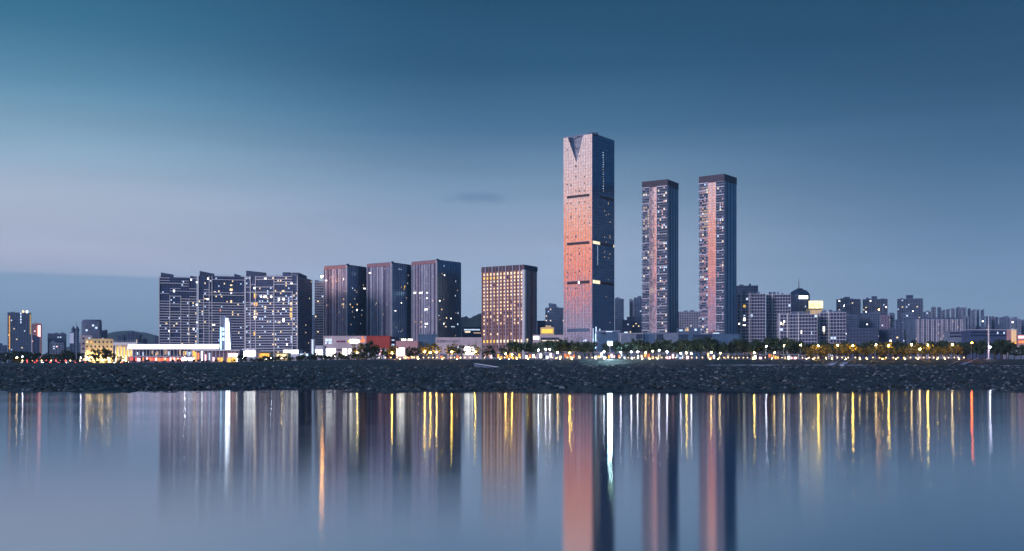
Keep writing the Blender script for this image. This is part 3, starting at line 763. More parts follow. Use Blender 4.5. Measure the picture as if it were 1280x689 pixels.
resid('leftmost wide apartment block with few lights, beside the open sky', 198.5, 246.5, 246.5, 1420, 347.6,
      [(201, 217, 341.8, 344, 'conc_dark'), (238, 246, 345, 346, 'conc_dark')],
      [(217.5, 364.5, 2, 2.6, 'white'), (211.5, 398, 1.6, 1.6, 'cool'), (208, 405, 2, 2, 'warm'), (211.7, 414.5, 1.8, 2.2, 'white'), (220.8, 405, 1.6, 2, 'cream'), (236, 412, 1.6, 4, 'cream'), (236.3, 418, 1.8, 3, 'cream'), (236.2, 425.5, 1.2, 4, 'cream'), (242, 411.7, 1.4, 3, 'white'), (246, 403, 1.6, 2, 'white'), (239, 350, 1.4, 2, 'white'), (246, 353, 1.6, 2, 'white'), (229.3, 352.5, 1.4, 2.2, 'cool'), (246, 381, 2, 2, 'white')], 21, .07)
resid('middle wide apartment block behind the lit white monument', 247.6, 306.2, 306.2, 1400, 346.2,
      [(249.5, 268, 340, 343.2, 'conc_dark'), (293, 301, 342.5, 344.5, 'conc_dark')],
      [(289, 357, 2.6, 1.6, 'warm'), (289, 362.6, 3.6, 2.8, 'warm'), (289, 366.6, 1.8, 1.6, 'white'), (289, 377.5, 2, 3.4, 'warm'), (275.5, 388.5, 1.2, 3, 'orange'), (260, 374.8, 3.2, 1.6, 'white'), (268.6, 365.8, 2.4, 1.6, 'cream'), (260, 349.5, 1.6, 1.8, 'white'), (275.5, 369, 1.4, 1.8, 'cool'), (266, 407, 1, 2.4, 'white'), (268, 407, 1, 2.4, 'white'), (298.5, 416.5, 1.4, 2.4, 'cream'), (246.5, 412, 1.6, 1.6, 'cool')], 22, .075)
resid('rightmost wide apartment block with warm lit stairwells and a darker side wing', 306.8, 372.4, 390.2, 1380, 344.8,
      [(307.5, 330, 337.6, 340.2, 'conc_dark'), (353, 361.5, 340.2, 340.2, 'conc_navy'), (374, 384, 340.4, 341.5, 'conc_dark')],
      [(319, 369, 3, 5, 'yellow'), (319, 372, 2, 2, 'orange'), (319.5, 380, 4.6, 4.2, 'amber'), (319, 391, 3, 7, 'warm'), (319, 396.5, 3.6, 2, 'white'), (318.6, 417, 3, 5, 'amber'), (331.8, 348.2, 3, 1.8, 'white'), (318.5, 359.8, 2.4, 2.2, 'white'), (338.6, 359.5, 1.6, 2.6, 'cool'), (326.6, 370.6, 1.6, 2, 'white'), (331.5, 370.8, 4, 2.2, 'white'), (339, 370.8, 2.2, 2.4, 'white'), (349, 374, 1.4, 3, 'white'), (354.5, 374, 2.6, 2.6, 'white'), (364.5, 354.8, 2.6, 2, 'white'), (364, 371, 2, 2, 'cool'), (354, 364, 3.2, 2.2, 'warm'), (364.3, 380, 3.4, 3.4, 'warm'), (364, 387, 3, 4, 'yellow'), (364, 392.6, 3.6, 4.6, 'yellow'), (364, 396.4, 3, 2, 'yellow'), (354.5, 400, 2.4, 3.6, 'white'), (349, 403, 3.6, 2.2, 'cream'), (331.6, 384.2, 2.4, 3.2, 'cream'), (354.6, 386.4, 2.6, 2, 'white'), (331.5, 396, 2, 2, 'cool'), (358.7, 431, 1.6, 3, 'white')], 23, .11)

block('apartment_block', 'slim dark apartment block squeezed beside the leftmost office tower', 'apartment block', 393.2, 404.6, 404.6, 1560, 352.6, 'conc_mid', fh=3.6, bay=2.6, lit=.07, depth=24, band='conc_pale', seed=3)
block('apartment_block', 'far pale block seen in the gap beside the slim dark block', 'apartment block', 386.5, 394, 394, 1900, 396, 'conc_slate', fh=3.6, lit=.1, depth=24, seed=4)

# ------------------------------------------------------------ glowing lamps on roofs
def beacon(label, x, y, D, mat='E_star', r=1.3):
    c = at(x, D); z = zy(y, D); t = thing('rooftop_beacon', label, 'beacon', (c.x, c.y, z-6))
    b = MB(); b.tube((c.x, c.y, z-6), (c.x, c.y, z-.9*r), .25, .2, 'metal_grey'); b.build('mast', t)
    b = MB(); b.lathe((c.x, c.y), [(.2*r, z-r), (.75*r, z-.7*r), (r, z), (.75*r, z+.7*r), (.2*r, z+r)], mat, 10); b.build('lamp', t)
beacon('big orange glowing beacon above the slim dark block', 402.3, 345.8, 1500, 'E_star', 1.5)
beacon('orange star shaped light on the far twin block right', 1098.8, 387.2, 1880, 'E_star', .8)
beacon('white roof light on the twin block near the billboard', 1054.8, 382.3, 1880, 'E_lampwhite', .45)

# ------------------------------------------------------------ FAR LEFT BUILDINGS
r, fl, z1 = block('apartment_tower', 'dark tower at far left with a string of orange lights up its edge', 'tower', 9.4, 39, 39, 2000, 391.5, 'conc_slate', depth=30, fh=3.8, bay=4, lit=.05, antenna=3, seed=5)
f = fl[0]
for i in range(24): window(r, f, 3.2, zy(396+i*1.75, 2000), 1.7, 1.5, 'E_amber', .9, 'edge_lamp')
for i in range(13): window(r, f, f.L-1.5, zy(394+i*1.9, 2000), 1.4, 1.3, 'E_yellow', .9, 'edge_lamp')
for i in range(4): window(r, f, f.L*.56, zy(392.5+i*3.6, 2000), 2.2, 3.2, 'E_cool', .9, 'sign_character')
window(r, f, f.L*.66, zy(391.6, 2000)+2.6, 3.4, 4.0, 'E_warm', 1.2, 'roof_lamp'); window(r, f, f.L*.82, zy(391.8, 2000)+2.6, 3.0, 3.6, 'E_white', 1.2, 'roof_lamp')
r, fl, z1 = block('apartment_tower', 'pinkish tower with a bright vertical light strip, second from the left edge', 'tower', 39.6, 52.5, 52.5, 2150, 405.2, 'stone_pink', depth=26, fh=3.9, lit=.1, mats=('E_pink',), seed=6)
window(r, fl[0], ax(fl[0], 49), zy(414, 2150), 4.4, 22, 'E_pinkstrip', 1.2, 'light_strip')
window(r, fl[0], ax(fl[0], 46.8), zy(414, 2150), 1.6, 18, 'E_orange', 1.2, 'light_strip')
block('apartment_block', 'dark low block in front of the pinkish tower', 'apartment block', 41, 49.5, 49.5, 1800, 421, 'conc_navy', lit=.08, seed=7)
block('apartment_block', 'small dark block at the very left edge', 'apartment block', -12, 9, 9, 1800, 432, 'conc_slate', lit=.15, seed=8)
block('apartment_block', 'grey stepped block standing alone left of the domed white house', 'apartment block', 59.5, 83, 83, 1850, 417.5, 'conc_slate', lit=.1, mats=('E_cool', 'E_pink'), seed=9)
block('apartment_block', 'low pale block in front of the grey stepped block', 'apartment block', 62, 80, 80, 1750, 429, 'conc_mid', lit=.25, mats=('E_cool', 'E_pink', 'E_cream'), seed=10)
def twin_cupola():
    r, fl, z1 = block('civic_building', 'white fronted building with two small dark cupolas', 'building', 87, 99, 99, 1600, 416, 'conc_slate', lit=.1, plant=False, seed=11)
    f = fl[0]; window(r, f, ax(f, 89.6), zy(423, 1600), 5.4, 15, 'E_dimcool', .5, 'glow_face')  # white front wall brightened by a faint glow of its own
    for x in (91.6, 96.6):
        p = f.O + f.u*ax(f, x) - f.n*4; s_ = 2.6
        b = MB(); b.lathe((p.x, p.y), [(s_, z1-.3), (s_, z1+3), (s_*1.2, z1+3.2), (s_*1.0, z1+5.5), (s_*.5, z1+8), (.25, z1+9.5), (.1, z1+11)], 'dome_metal', 14); b.build('cupola', r)
twin_cupola()
def round_tower():
    D = 2200.; c = at(113, D); t = thing('round_tower', 'drum shaped dark tower behind the yellow floodlit building', 'tower', (c.x, c.y, GB))
    rad = 12.2/F*D; z1 = zy(400.5, D)
    b = MB(); b.lathe((c.x, c.y+rad*.4), [(rad, GB), (rad*1.02, z1-20), (rad, z1-4), (rad*.96, z1)], 'conc_navy', 28, 1, .5); b.build('wall', t)
    b = MB(); b.lathe((c.x, c.y+rad*.4), [(rad*.9, z1+.003), (rad*.9, z1+1.5)], 'conc_slate', 28, 1, .5); b.build('roof', t)
    b = MB()
    for i in range(-9, 10):
        a = i*.155; x, y = math.sin(a)*rad*1.02, -math.cos(a)*rad*.51
        b.box((c.x+x, c.y+rad*.4+y, (z1+20)/2), (1.0, .8, z1-24), 'conc_mid')
    b.build('mullions', t)
    for x, y in ((117, 407), (109, 413), (121, 410)):
        b = MB(); b.box((kx(x)*D, c.y-rad*.13, zy(y, D)), (3, 3.6, 3.4), 'E_cool'); b.build('lit_window', t)
    b = MB(); b.tube((c.x-6, c.y, z1), (c.x-6, c.y, z1+7), .4, .1, 'metal_grey'); b.build('antenna', t)
round_tower()
block('apartment_block', 'plain blue slab adjoining the drum shaped tower', 'apartment block', 125, 134.4, 134.4, 2250, 413.5, 'conc_navy', lit=.03, seed=12)
# yellow floodlit buildings
r, fl, z1 = block('floodlit_building', 'yellow floodlit building with two rows of dark windows', 'building', 106.5, 141.5, 141.5, 1000, 424.4, 'cream_wall', fh=4.2, bay=3.1, win=(1.3, 1.7), lit=.25, mats=('E_warm', 'E_amber'), depth=26, plant=False, seed=13)
for i in range(9):
    window(r, fl[0], fl[0].L*(i+.5)/9, z1-17.0, 1.0, .4, 'E_floodwarm', 5.0, 'floodlight')
block('building', 'pale annex raised behind the yellow floodlit building', 'building', 100.5, 115.3, 115.3, 1060, 420.2, 'panel_pale', fh=5, lit=.1, seed=14, plant=False)
def hall():
    D = 980.; f = Fc(at(142.5, D), at(171, D)); c = f.O+f.u*f.L/2
    t = thing('columned_hall', 'floodlit hall with tall pale columns beside the yellow building', 'hall', (c.x, c.y, GB))
    z1 = zy(428.2, D)
    b = MB(); b.fbox(f, 0, f.L, GB, z1-2.5, -18, -3, 'cream_wall'); b.build('wall', t)
    b = MB(); b.fbox(f, -.6, f.L+.6, z1-2.5, z1, -18.6, .6, 'conc_white'); b.build('roof', t)
    for i in range(7):
        a = 1.2+(f.L-2.4)*i/6; b = MB(); b.tube(fpt(f, a, GB, -1), fpt(f, a, z1-2.503, -1), .75, .62, 'conc_white', 12); b.build('column', t)
        window(t, f, a, GB+6.2, .8, .4, 'E_floodwarm', 3.5, 'floodlight').location.y -= .2
    for i in range(6): 
        o = window(t, Fc(f.O-f.n*3, f.O-f.n*3+f.u*f.L), 1.2+(f.L-2.4)*(i+.5)/6, z1-8, 1.8, 8, 'E_amber' if i % 2 else 'E_yellow', .3)
    for i in range(11): b = MB(); b.tube(fpt(f, f.L*i/10, z1, -1), fpt(f, f.L*i/10, z1+2.2, -1), .18, .12, 'conc_white'); b.build('finial', t)
hall()
for i, (a, b_, y) in enumerate(((147, 152, 421), (153, 158, 419.5), (159.5, 163, 417.8), (163.5, 168, 416), (168.5, 173, 417.5), (173.5, 177, 420), (178, 184, 424.5), (193.3, 198.7, 420.5))):
    block('far_block', ['first', 'second', 'third', 'fourth', 'fifth', 'sixth', 'seventh', 'eighth'][i] + ' from the left of the small far blocks behind the columned hall', 'far building', a, b_, b_, 2600+R.uniform(-80, 80), y, 'conc_navy', lit=.06, fh=4.2, bay=4.5, win=(2.2, 2), group='far blocks under the hills', seed=30+i, depth=16)

# ------------------------------------------------------------ TERMINAL
def terminal():
    D = 750.; f = Fc(at(160.5, D), at(274.5, D)); c = f.O+f.u*f.L/2
    t = thing('ferry_terminal', 'long low terminal with a glowing white roof and red lit ground floor', 'terminal', (c.x, c.y, 7.5))
    z = lambda y: zy(y, D)
    b = MB()   # curved roof edge
    n = 8; prev = None; V = []
    for i in range(n+1):
        q = i/n; V.append((2.2*math.sin(q*math.pi/2), z(436.4)+(z(430.6)-z(436.4))*(1-math.cos(q*math.pi/2))))
    for (p0, h0), (p1, h1) in zip(V, V[1:]):
        b.poly([fpt(f, 0, h0, 3-p0), fpt(f, f.L, h0, 3-p0), fpt(f, f.L, h1, 3-p1), fpt(f, 0, h1, 3-p1)], 'E_roofglow')
    b.build('roof_fascia', t)
    b = MB(); b.fbox(f, 0, f.L, z(436.4)-.003, z(436.4)-.25, -32, 2.9, 'conc_white'); b.fbox(f, 0, f.L, z(430.7), z(430.4), -32, .8, 'conc_white'); b.build('roof', t)
    b = MB(); b.fbox(f, 2, f.L-2, 7.6, z(436.5)-.3, -30, -3, 'glass_office'); b.build('wall', t)
    for i in range(25):
        a = 3+(f.L-6)*i/24; b = MB(); b.tube(fpt(f, a, z(446), .2), fpt(f, a, z(436.6)-.25, .2), .22, .22, 'conc_white'); b.build('column', t)
    rr = random.Random(2); g = Fc(f.O-f.n*3, f.O-f.n*3+f.u*f.L)
    for i in range(44):
        a = 4+(f.L-8)*i/43
        m = rr.choice(('E_cool', 'E_dimwarm', 'E_dimwarm', 'glass_dark', 'glass_dark', 'E_cool', 'E_amber' if 15 < i < 28 else 'glass_dark'))
        window(t, g, a, z(441.5)+rr.uniform(-.8, .8), .8, rr.uniform(1.6, 3.8), m, .5)
    b = MB(); b.fbox(f, 0, f.L*.72, z(446.4), z(445.4), -3, 1.6, 'conc_lilac'); b.build('terrace', t)
    for i in range(30):
        a = 1.5+f.L*.58*i/29
        window(t, f, a, z(449.3)+rr.uniform(-.3, .3), 1.0, 2.2, rr.choice(('E_red', 'E_red', 'E_orange', 'E_pink', 'glass_dark')) if i < 17 else rr.choice(('E_pink', 'E_orange', 'E_cream', 'E_red')), .6, 'shop_window')
    for i in range(7): window(t, f, f.L*.6+i*1.9, z(449.2), 1.3, 2.0, 'E_white', .6, 'shop_window')
    b = MB(); b.fbox(f, 0, f.L*.74, 7.6, z(446.5), -2.9, .2, 'stone_mauve'); b.build('ground_floor', t)
terminal()
def canopy_hall():
    D = 715.; f = Fc(at(240, D), at(300, D)); c = f.O+f.u*f.L/2
    t = thing('canopy_pavilion', 'low flat roofed pavilion on thin white columns with amber lit doors', 'pavilion', (c.x, c.y, 7.5))
    z = lambda y: zy(y, D)
    b = MB(); b.fbox(f, 0, f.L, z(438.8), z(437.6), -16, 1, 'conc_white'); b.build('roof', t)
    b = MB(); b.fbox(f, 1, f.L-1, 7.6, z(438.9), -14, -3, 'stone_mauve'); b.build('wall', t)
    for i in range(13):
        a = .6+(f.L-1.2)*i/12; b = MB(); b.tube(fpt(f, a, 7.6, .3), fpt(f, a, z(438.85), .3), .17, .17, 'conc_white'); b.build('column', t)
    g = Fc(f.O-f.n*3, f.O-f.n*3+f.u*f.L); rr = random.Random(9)
    for i, (x, y, w, h, m) in enumerate([(242, 442, 1.6, 3.5, 'amber'), (244.5, 446, 1.3, 6, 'amber'), (248, 446, 1., 5, 'orange'), (252.5, 445, .8, 6, 'white'), (257, 447, .8, 4, 'pink'), (262, 446, .8, 5, 'cool'), (267, 449, 1., 2.5, 'pink'), (273.5, 449.5, 1.5, 2.6, 'amber'), (277, 449.5, 1.5, 2.6, 'amber'), (286, 450, 2.4, 3.2, 'amber'), (289.5, 450, 2.4, 3.2, 'amber'), (293.5, 450, 2.4, 3.2, 'yellow'), (290, 444, 5, 2.6, 'pink'), (296, 447, 1, 5, 'white')]):
        window(t, g, ax(g, x), z(y), w, h, 'E_'+m, .5, 'door' if h > 3 else 'window')
canopy_hall()
def monument():
    D = 735.; t0 = at(282, D); t = thing('monument_tower', 'white floodlit monument of two upright fins rising behind the pavilion', 'monument', (t0.x, t0.y, 8))
    z = lambda y: zy(y, D)
    f = Fc(at(274.6, D), at(289.4, D)); L = f.L; a = lambda x: L*(x-274.6)/14.8
    b = MB(); b.fbox(f, a(275.2), a(281.6), 8, z(395.8), -4, 0, 'conc_mid'); b.build('left_fin', t)
    b = MB(); b.fbox(f, a(275.2)-.02, a(276.9), z(437), z(409), .003, .3, 'E_edgeblue'); b.build('edge_light', t)
    b = MB(); b.fbox(f, a(275.1), a(275.7), z(409), z(394.5), -.5, .25, 'conc_white'); b.build('edge_rib', t)
    for y in (411.6, 417.6, 424): window(t, f, a(279.2), z(y), 1.4, 2.2, 'E_cool', .5, 'lit_square')
    V = [(282.0, 437), (284.6, 437), (284.2, 398), (282.4, 399)]; W = [(285.2, 437), (288.6, 437), (286.6, 398), (284.6, 396.8)]
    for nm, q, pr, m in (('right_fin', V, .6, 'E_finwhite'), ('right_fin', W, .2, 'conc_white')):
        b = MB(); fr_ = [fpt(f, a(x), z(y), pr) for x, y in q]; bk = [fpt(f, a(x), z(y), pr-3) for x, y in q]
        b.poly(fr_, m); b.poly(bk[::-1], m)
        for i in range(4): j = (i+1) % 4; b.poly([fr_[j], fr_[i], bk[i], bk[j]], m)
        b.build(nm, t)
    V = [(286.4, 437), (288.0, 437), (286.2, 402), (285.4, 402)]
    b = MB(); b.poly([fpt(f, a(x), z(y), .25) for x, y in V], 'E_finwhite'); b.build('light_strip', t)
    b = MB(); b.fbox(f, a(277), a(289.6), z(440), z(436.8), -5, 1, 'conc_pale'); b.build('plinth', t)
monument()

# ------------------------------------------------------------ LOW LIT BUILDINGS AND MALLS
def lowbox(name, label, cat, x0, x1, D, y0, wall, wins, depth=22, roofm=None, texts=(), alpha=None):
    f = Fc(at(x0, D), at(x1, D)); c = f.O+f.u*f.L/2
    t = thing(name, label, cat, (c.x, c.y, GB)); z = lambda y: zy(y, D)
    b = MB(); b.fbox(f, 0, f.L, GB, z(y0)-.5, -depth, 0, wall); b.build('wall', t)
    b = MB(); b.fbox(f, -.25, f.L+.25, z(y0)-.497, z(y0), -depth-.2, .35, roofm or wall); b.build('roof', t)
    for k_, (xa, xb, ya, yb, m, n, nm) in enumerate(wins):
        a0, a1 = ax(f, xa), ax(f, xb); w = (a1-a0)/n
        for i in range(n): window(t, f, a0+w*(i+.5), (z(ya)+z(yb))/2, w*.88, z(ya)-z(yb), m, .5+.04*k_, nm)
    return t, f, z
lowbox('pavilion', 'small bright white lit pavilion between the monument and apartment block', 'pavilion', 303, 320.5, 760, 436, 'conc_pale', [(304.2, 318.8, 438.5, 445.5, 'E_shop', 4, 'window')], 12)
lowbox('shop', 'amber lit shop right of the small white pavilion', 'shop', 323, 338, 770, 440.5, 'cream_wall', [(324.5, 336.5, 442, 448, 'E_amber', 6, 'window'), (331, 334, 446, 450, 'E_white', 1, 'door')], 10)
lowbox('shop', 'cream shop with two lit doors below the rightmost apartment block', 'shop', 344, 360, 765, 441, 'cream_wall', [(346, 358, 443, 449, 'E_warm', 4, 'window')], 10)
lowbox('building', 'long building with glowing white eaves below the apartment block wing', 'building', 353.5, 373.5, 1000, 437, 'conc_pale', [(354.5, 372.8, 437.6, 442.2, 'E_white', 6, 'window')], 18)
lowbox('shop', 'low green tinted shop under trees right of the glowing eaves', 'shop', 374, 386, 980, 441.5, 'conc_mid', [(375, 385, 442.3, 445, 'E_cool', 4, 'window')], 14)
lowbox('kiosk_tower', 'narrow pale stair tower with a lit shaft left of the mall', 'building', 388.8, 392.6, 1150, 424, 'conc_pale', [(390, 391.6, 425, 444, 'E_cool', 1, 'window')], 8)
lowbox('building', 'white low annex with lit windows at the left end of the mall', 'building', 392.8, 403.9, 1180, 432, 'conc_pale', [(394, 403, 437.5, 443.5, 'E_shop', 3, 'window')], 20)
t, f, z = lowbox('shopping_mall', 'pale mall with bright signs and large lit entrances under the leftmost office tower', 'mall', 404.2, 458, 1250, 420, 'panel_pale',
   [(406.3, 419, 436, 445.6, 'E_shop', 4, 'entrance'), (428.5, 433.6, 436.2, 445, 'E_shop', 2, 'entrance'), (436, 439, 436.2, 444.5, 'E_shop', 1, 'entrance'), (421, 427, 436.5, 438.5, 'louvre', 1, 'window'), (423, 427.5, 441, 446, 'E_warm', 3, 'window'), (440, 445.5, 434.8, 439, 'louvre', 2, 'window')], 40)
rr = random.Random(77)
for row, (y, h) in enumerate(((425.2, 3.0), (428.8, 2.0))):
    for i in range(4): 
        if row == 1 and i == 1: continue
        window(t, f, ax(f, 407.5+i*2.1), z(y), 1.5, h, 'E_cool', .6, 'sign_character')
for i in range(5):
    window(t, f, ax(f, 421.6+i*2.1 + (0.6 if i > 1 else 0)), z(427), 1.6, 2.0, 'sign_red', .6, 'sign_character')
for i, (x, w, h) in enumerate(((436, 2, 2.8), (438.6, 2, 4.2), (441, 2, 4.6), (443.5, 2, 4.2), (446, 2, 4.2), (448.4, 1.4, 2.6))):
    window(t, f, ax(f, x), z(426.8), w, h, 'E_yellow' if i < 1 else 'E_shop', .7, 'sign_character')
for x, y, w, h in ((451.2, 426.5, 1.4, 1.8), (453.2, 424, 1.4, 6.2), (455.2, 425.6, 1.4, 3), (453.2, 427.3, 4.6, 1.0)): window(t, f, ax(f, x), z(y), w, h, 'E_orange', .75+.01*x % .1, 'emblem')
lowbox('podium', 'plain dark red podium wall under the middle office tower', 'podium', 458.4, 487.2, 1240, 420, 'brick_red', [(459, 480, 437.5, 440, 'E_dimwarm', 6, 'window')], 38)
lowbox('building', 'pale storey below the plain dark red podium wall', 'building', 459, 482, 1180, 435.6, 'conc_pale', [(474, 477, 437, 443, 'E_pink', 2, 'window')], 14)
lowbox('building', 'dark glass link with stacked lit windows right of the red podium', 'building', 487.6, 494.4, 1260, 421, 'conc_dark', [(488.4, 493, 424.5, 426, 'E_cool', 3, 'window'), (488.4, 493, 430, 433, 'E_cool', 3, 'window')], 30)
t, f, z = lowbox('shopping_mall', 'small pink mall wing with one tall lit entrance and lights on its roof', 'mall', 494.8, 522.2, 1230, 426.2, 'stone_pink', [(495.6, 505.6, 435.2, 444.8, 'E_shop', 3, 'entrance'), (507, 509.5, 436, 442, 'louvre', 1, 'window')], 30)
for x in (502.5, 504.6, 506.8, 510.6, 512.6, 514.8): window(t, f, ax(f, x), z(424.8), 1.2, 2.0, 'E_white', .5, 'roof_sign')
t, f, z = lowbox('podium', 'dark blue glass podium under the rightmost office tower', 'podium', 522.6, 545.6, 1260, 418, 'glass_podium', [], 30)
for i in range(9): window(t, f, f.L*(i+.5)/9, z(430), .5, 28, 'dome_metal', .7, 'fin')
t, f, z = lowbox('shopping_mall', 'long pale mall with dark wall lettering left of the hotel block', 'mall', 544.4, 602.4, 1235, 421.8, 'panel_pale',
   [(559.4, 571.5, 433.6, 441, 'louvre', 3, 'window'), (572.2, 573.6, 433.6, 437, 'E_cool', 1, 'window'), (580, 588, 433.8, 443.4, 'E_shop', 2, 'entrance'), (589, 592.6, 433.8, 443.4, 'E_shop', 1, 'entrance'), (545, 547.5, 436.5, 440, 'E_warm', 1, 'window'), (548.4, 551, 436.5, 439.6, 'E_warm', 1, 'window')], 40)
p = fpt(f, ax(f, 564.6), z(428), .05); text(t, 'WAL·MART', p, f.ang, 3.6, 'sign_dark')
for i in range(3):   # three block-like characters before the Latin letters
    x = ax(f, 547.6+i*3.4)
    b = MB()
    for (u0, u1, w0, w1) in ((-1.1, 1.1, 2.3, 2.65), (-1.0, -.6, 0, 2.2), (.6, 1.0, 0, 2.2), (-.5, .5, 1.1, 1.4), (-.9, .9, -.4, -.1)):
        b.fbox(f, x+u0, x+u1, z(428)+w0, z(428)+w1, .003, .25, 'sign_dark')
    b.build('sign_character', t)
for i in range(5):
    b = MB(); a = ax(f, 553+i*10.5); b.fbox(f, a-.08, a+.08, z(433), z(422.4), .003, .12, 'conc_mid'); b.build('panel_joint', t)
lowbox('building', 'dark block with scattered lights behind the long pale mall', 'building', 577.5, 601.8, 1700, 409, 'conc_navy', [(580, 600, 411.5, 413, 'E_cool', 9, 'window'), (581, 588, 413.8, 416, 'E_cream', 4, 'window'), (592, 601, 415.5, 417, 'E_dimwarm', 5, 'window')], 30)
lowbox('house', 'cream lit house front right of the hotel block', 'house', 675.8, 692.6, 1350, 409.2, 'cream_wall', [(677, 691.5, 411.5, 416.5, 'E_yellow', 7, 'window'), (676.6, 692, 409.8, 410.5, 'E_dimwarm', 1, 'cornice_light')], 20)
lowbox('building', 'pinkish white long low building between hotel block and tallest tower', 'building', 666.3, 704, 1280, 418.6, 'panel_pale', [(666.8, 673.8, 420.5, 424.2, 'E_white', 3, 'window'), (676, 699, 422, 425, 'glass_dark', 10, 'window'), (676, 698, 425.4, 426.4, 'E_cream', 6, 'window')], 20)
lowbox('building', 'dark stepped roofs crowded above the cream lit house', 'building', 671.8, 682, 1600, 401, 'conc_navy', [(673, 681, 404, 406, 'glass_dark', 4, 'window')], 20)
lowbox('building', 'upper dark roofline left of the far twin topped block', 'building', 678, 690, 1640, 404.5, 'conc_slate', [(679, 689, 407, 409, 'E_dimwarm', 4, 'window')], 20)
t, f, z = lowbox('podium', 'blue glass podium at the foot of the tallest tower', 'podium', 747, 775, 1310, 413.6, 'glass_podium', [(751, 758, 416, 418, 'louvre', 1, 'sign_panel'), (757, 766, 414.2, 415, 'E_cool', 1, 'edge_light')], 24, 'conc_pale')
t, f, z = lowbox('podium', 'grey podium with a pale outline right of the tallest tower', 'podium', 774.5, 804, 1290, 416.4, 'conc_mid', [(775, 776, 417.5, 428, 'conc_white', 1, 'corner_trim'), (795, 803, 418, 424, 'glass_dark', 3, 'window'), (780, 785, 414.8, 416.2, 'E_cool', 1, 'edge_light')], 24, 'conc_white')
lowbox('podium', 'stone and glass podium below the left slim tower', 'podium', 804.5, 848, 1300, 416, 'conc_mid', [(820.5, 829, 418, 425, 'glass_dark', 3, 'window'), (805.5, 818.5, 418, 428, 'glass_podium', 4, 'window')], 24)
lowbox('podium', 'teal glass podium below the right slim tower', 'podium', 849, 925, 1300, 417.5, 'glass_podium', [(850, 860, 418.5, 424, 'glass_dark', 4, 'window'), (866, 890, 418.5, 423, 'glass_dark', 8, 'window'), (890.5, 899.5, 416, 417.2, 'E_cool', 1, 'edge_light'), (888.5, 890, 423, 426, 'E_cool', 1, 'window')], 24, 'conc_slate')
lowbox('building', 'low roofs with one domed skylight between the slim towers', 'building', 848, 876, 1420, 410.4, 'conc_slate', [(848.8, 853.6, 412, 414, 'E_cool', 1, 'window'), (856, 861, 410.8, 414, 'E_dimwarm', 2, 'window'), (868, 871, 411, 413.5, 'E_cool', 1, 'window')], 16)

# ------------------------------------------------------------ FAR AND RIGHT-HAND BLOCKS
B_ = [  # label, xl, xc, xr, D, ytop, wall, lit, kw
 ('far grey block with a stepped top between hotel block and tallest tower', 681.6, 705.5, 705.5, 1900, 385, 'conc_slate', .1, dict(band=None)),
 ('raised centre of the far grey block beside the tallest tower', 686, 695.5, 695.5, 1920, 380.6, 'conc_slate', .1, {}),
 ('slim grey block touching the right side of the tallest tower', 768.5, 779.8, 779.8, 1800, 374, 'conc_slate', .02, {}),
 ('grey block half hidden behind the left slim tower', 792.4, 806, 806, 1800, 372.3, 'conc_slate', .07, {}),
 ('pale narrow block left of the half hidden grey block', 786.8, 792.2, 792.2, 1820, 376.2, 'conc_mid', .05, {}),
 ('low stepped block in the gap right of the tallest tower', 777.5, 789.5, 789.5, 1700, 400.5, 'conc_navy', .12, {}),
 ('taller stepped block in the gap right of the tallest tower', 783.5, 800, 800, 1720, 396.5, 'conc_slate', .12, {}),
 ('ribbed office slab filling the gap between the two slim towers', 847.5, 875.5, 875.5, 1750, 390, 'conc_mid', .04, dict(fins='conc_pale', fin_every=1, bay=2.6)),
 ('dark block rising behind the white framed apartments right of the slim towers', 920.6, 947.6, 947.6, 1750, 357.3, 'conc_slate', .02, {}),
]
for i, (lb, a, b_, c_, D, y, w, l, kw) in enumerate(B_):
    block('apartment_block', lb, 'apartment block', a, b_, c_, D, y, w, lit=l, mats=('E_warm', 'E_cool', 'E_cream'), fh=kw.pop('fh', 3.9), seed=50+i, depth=24, **kw)

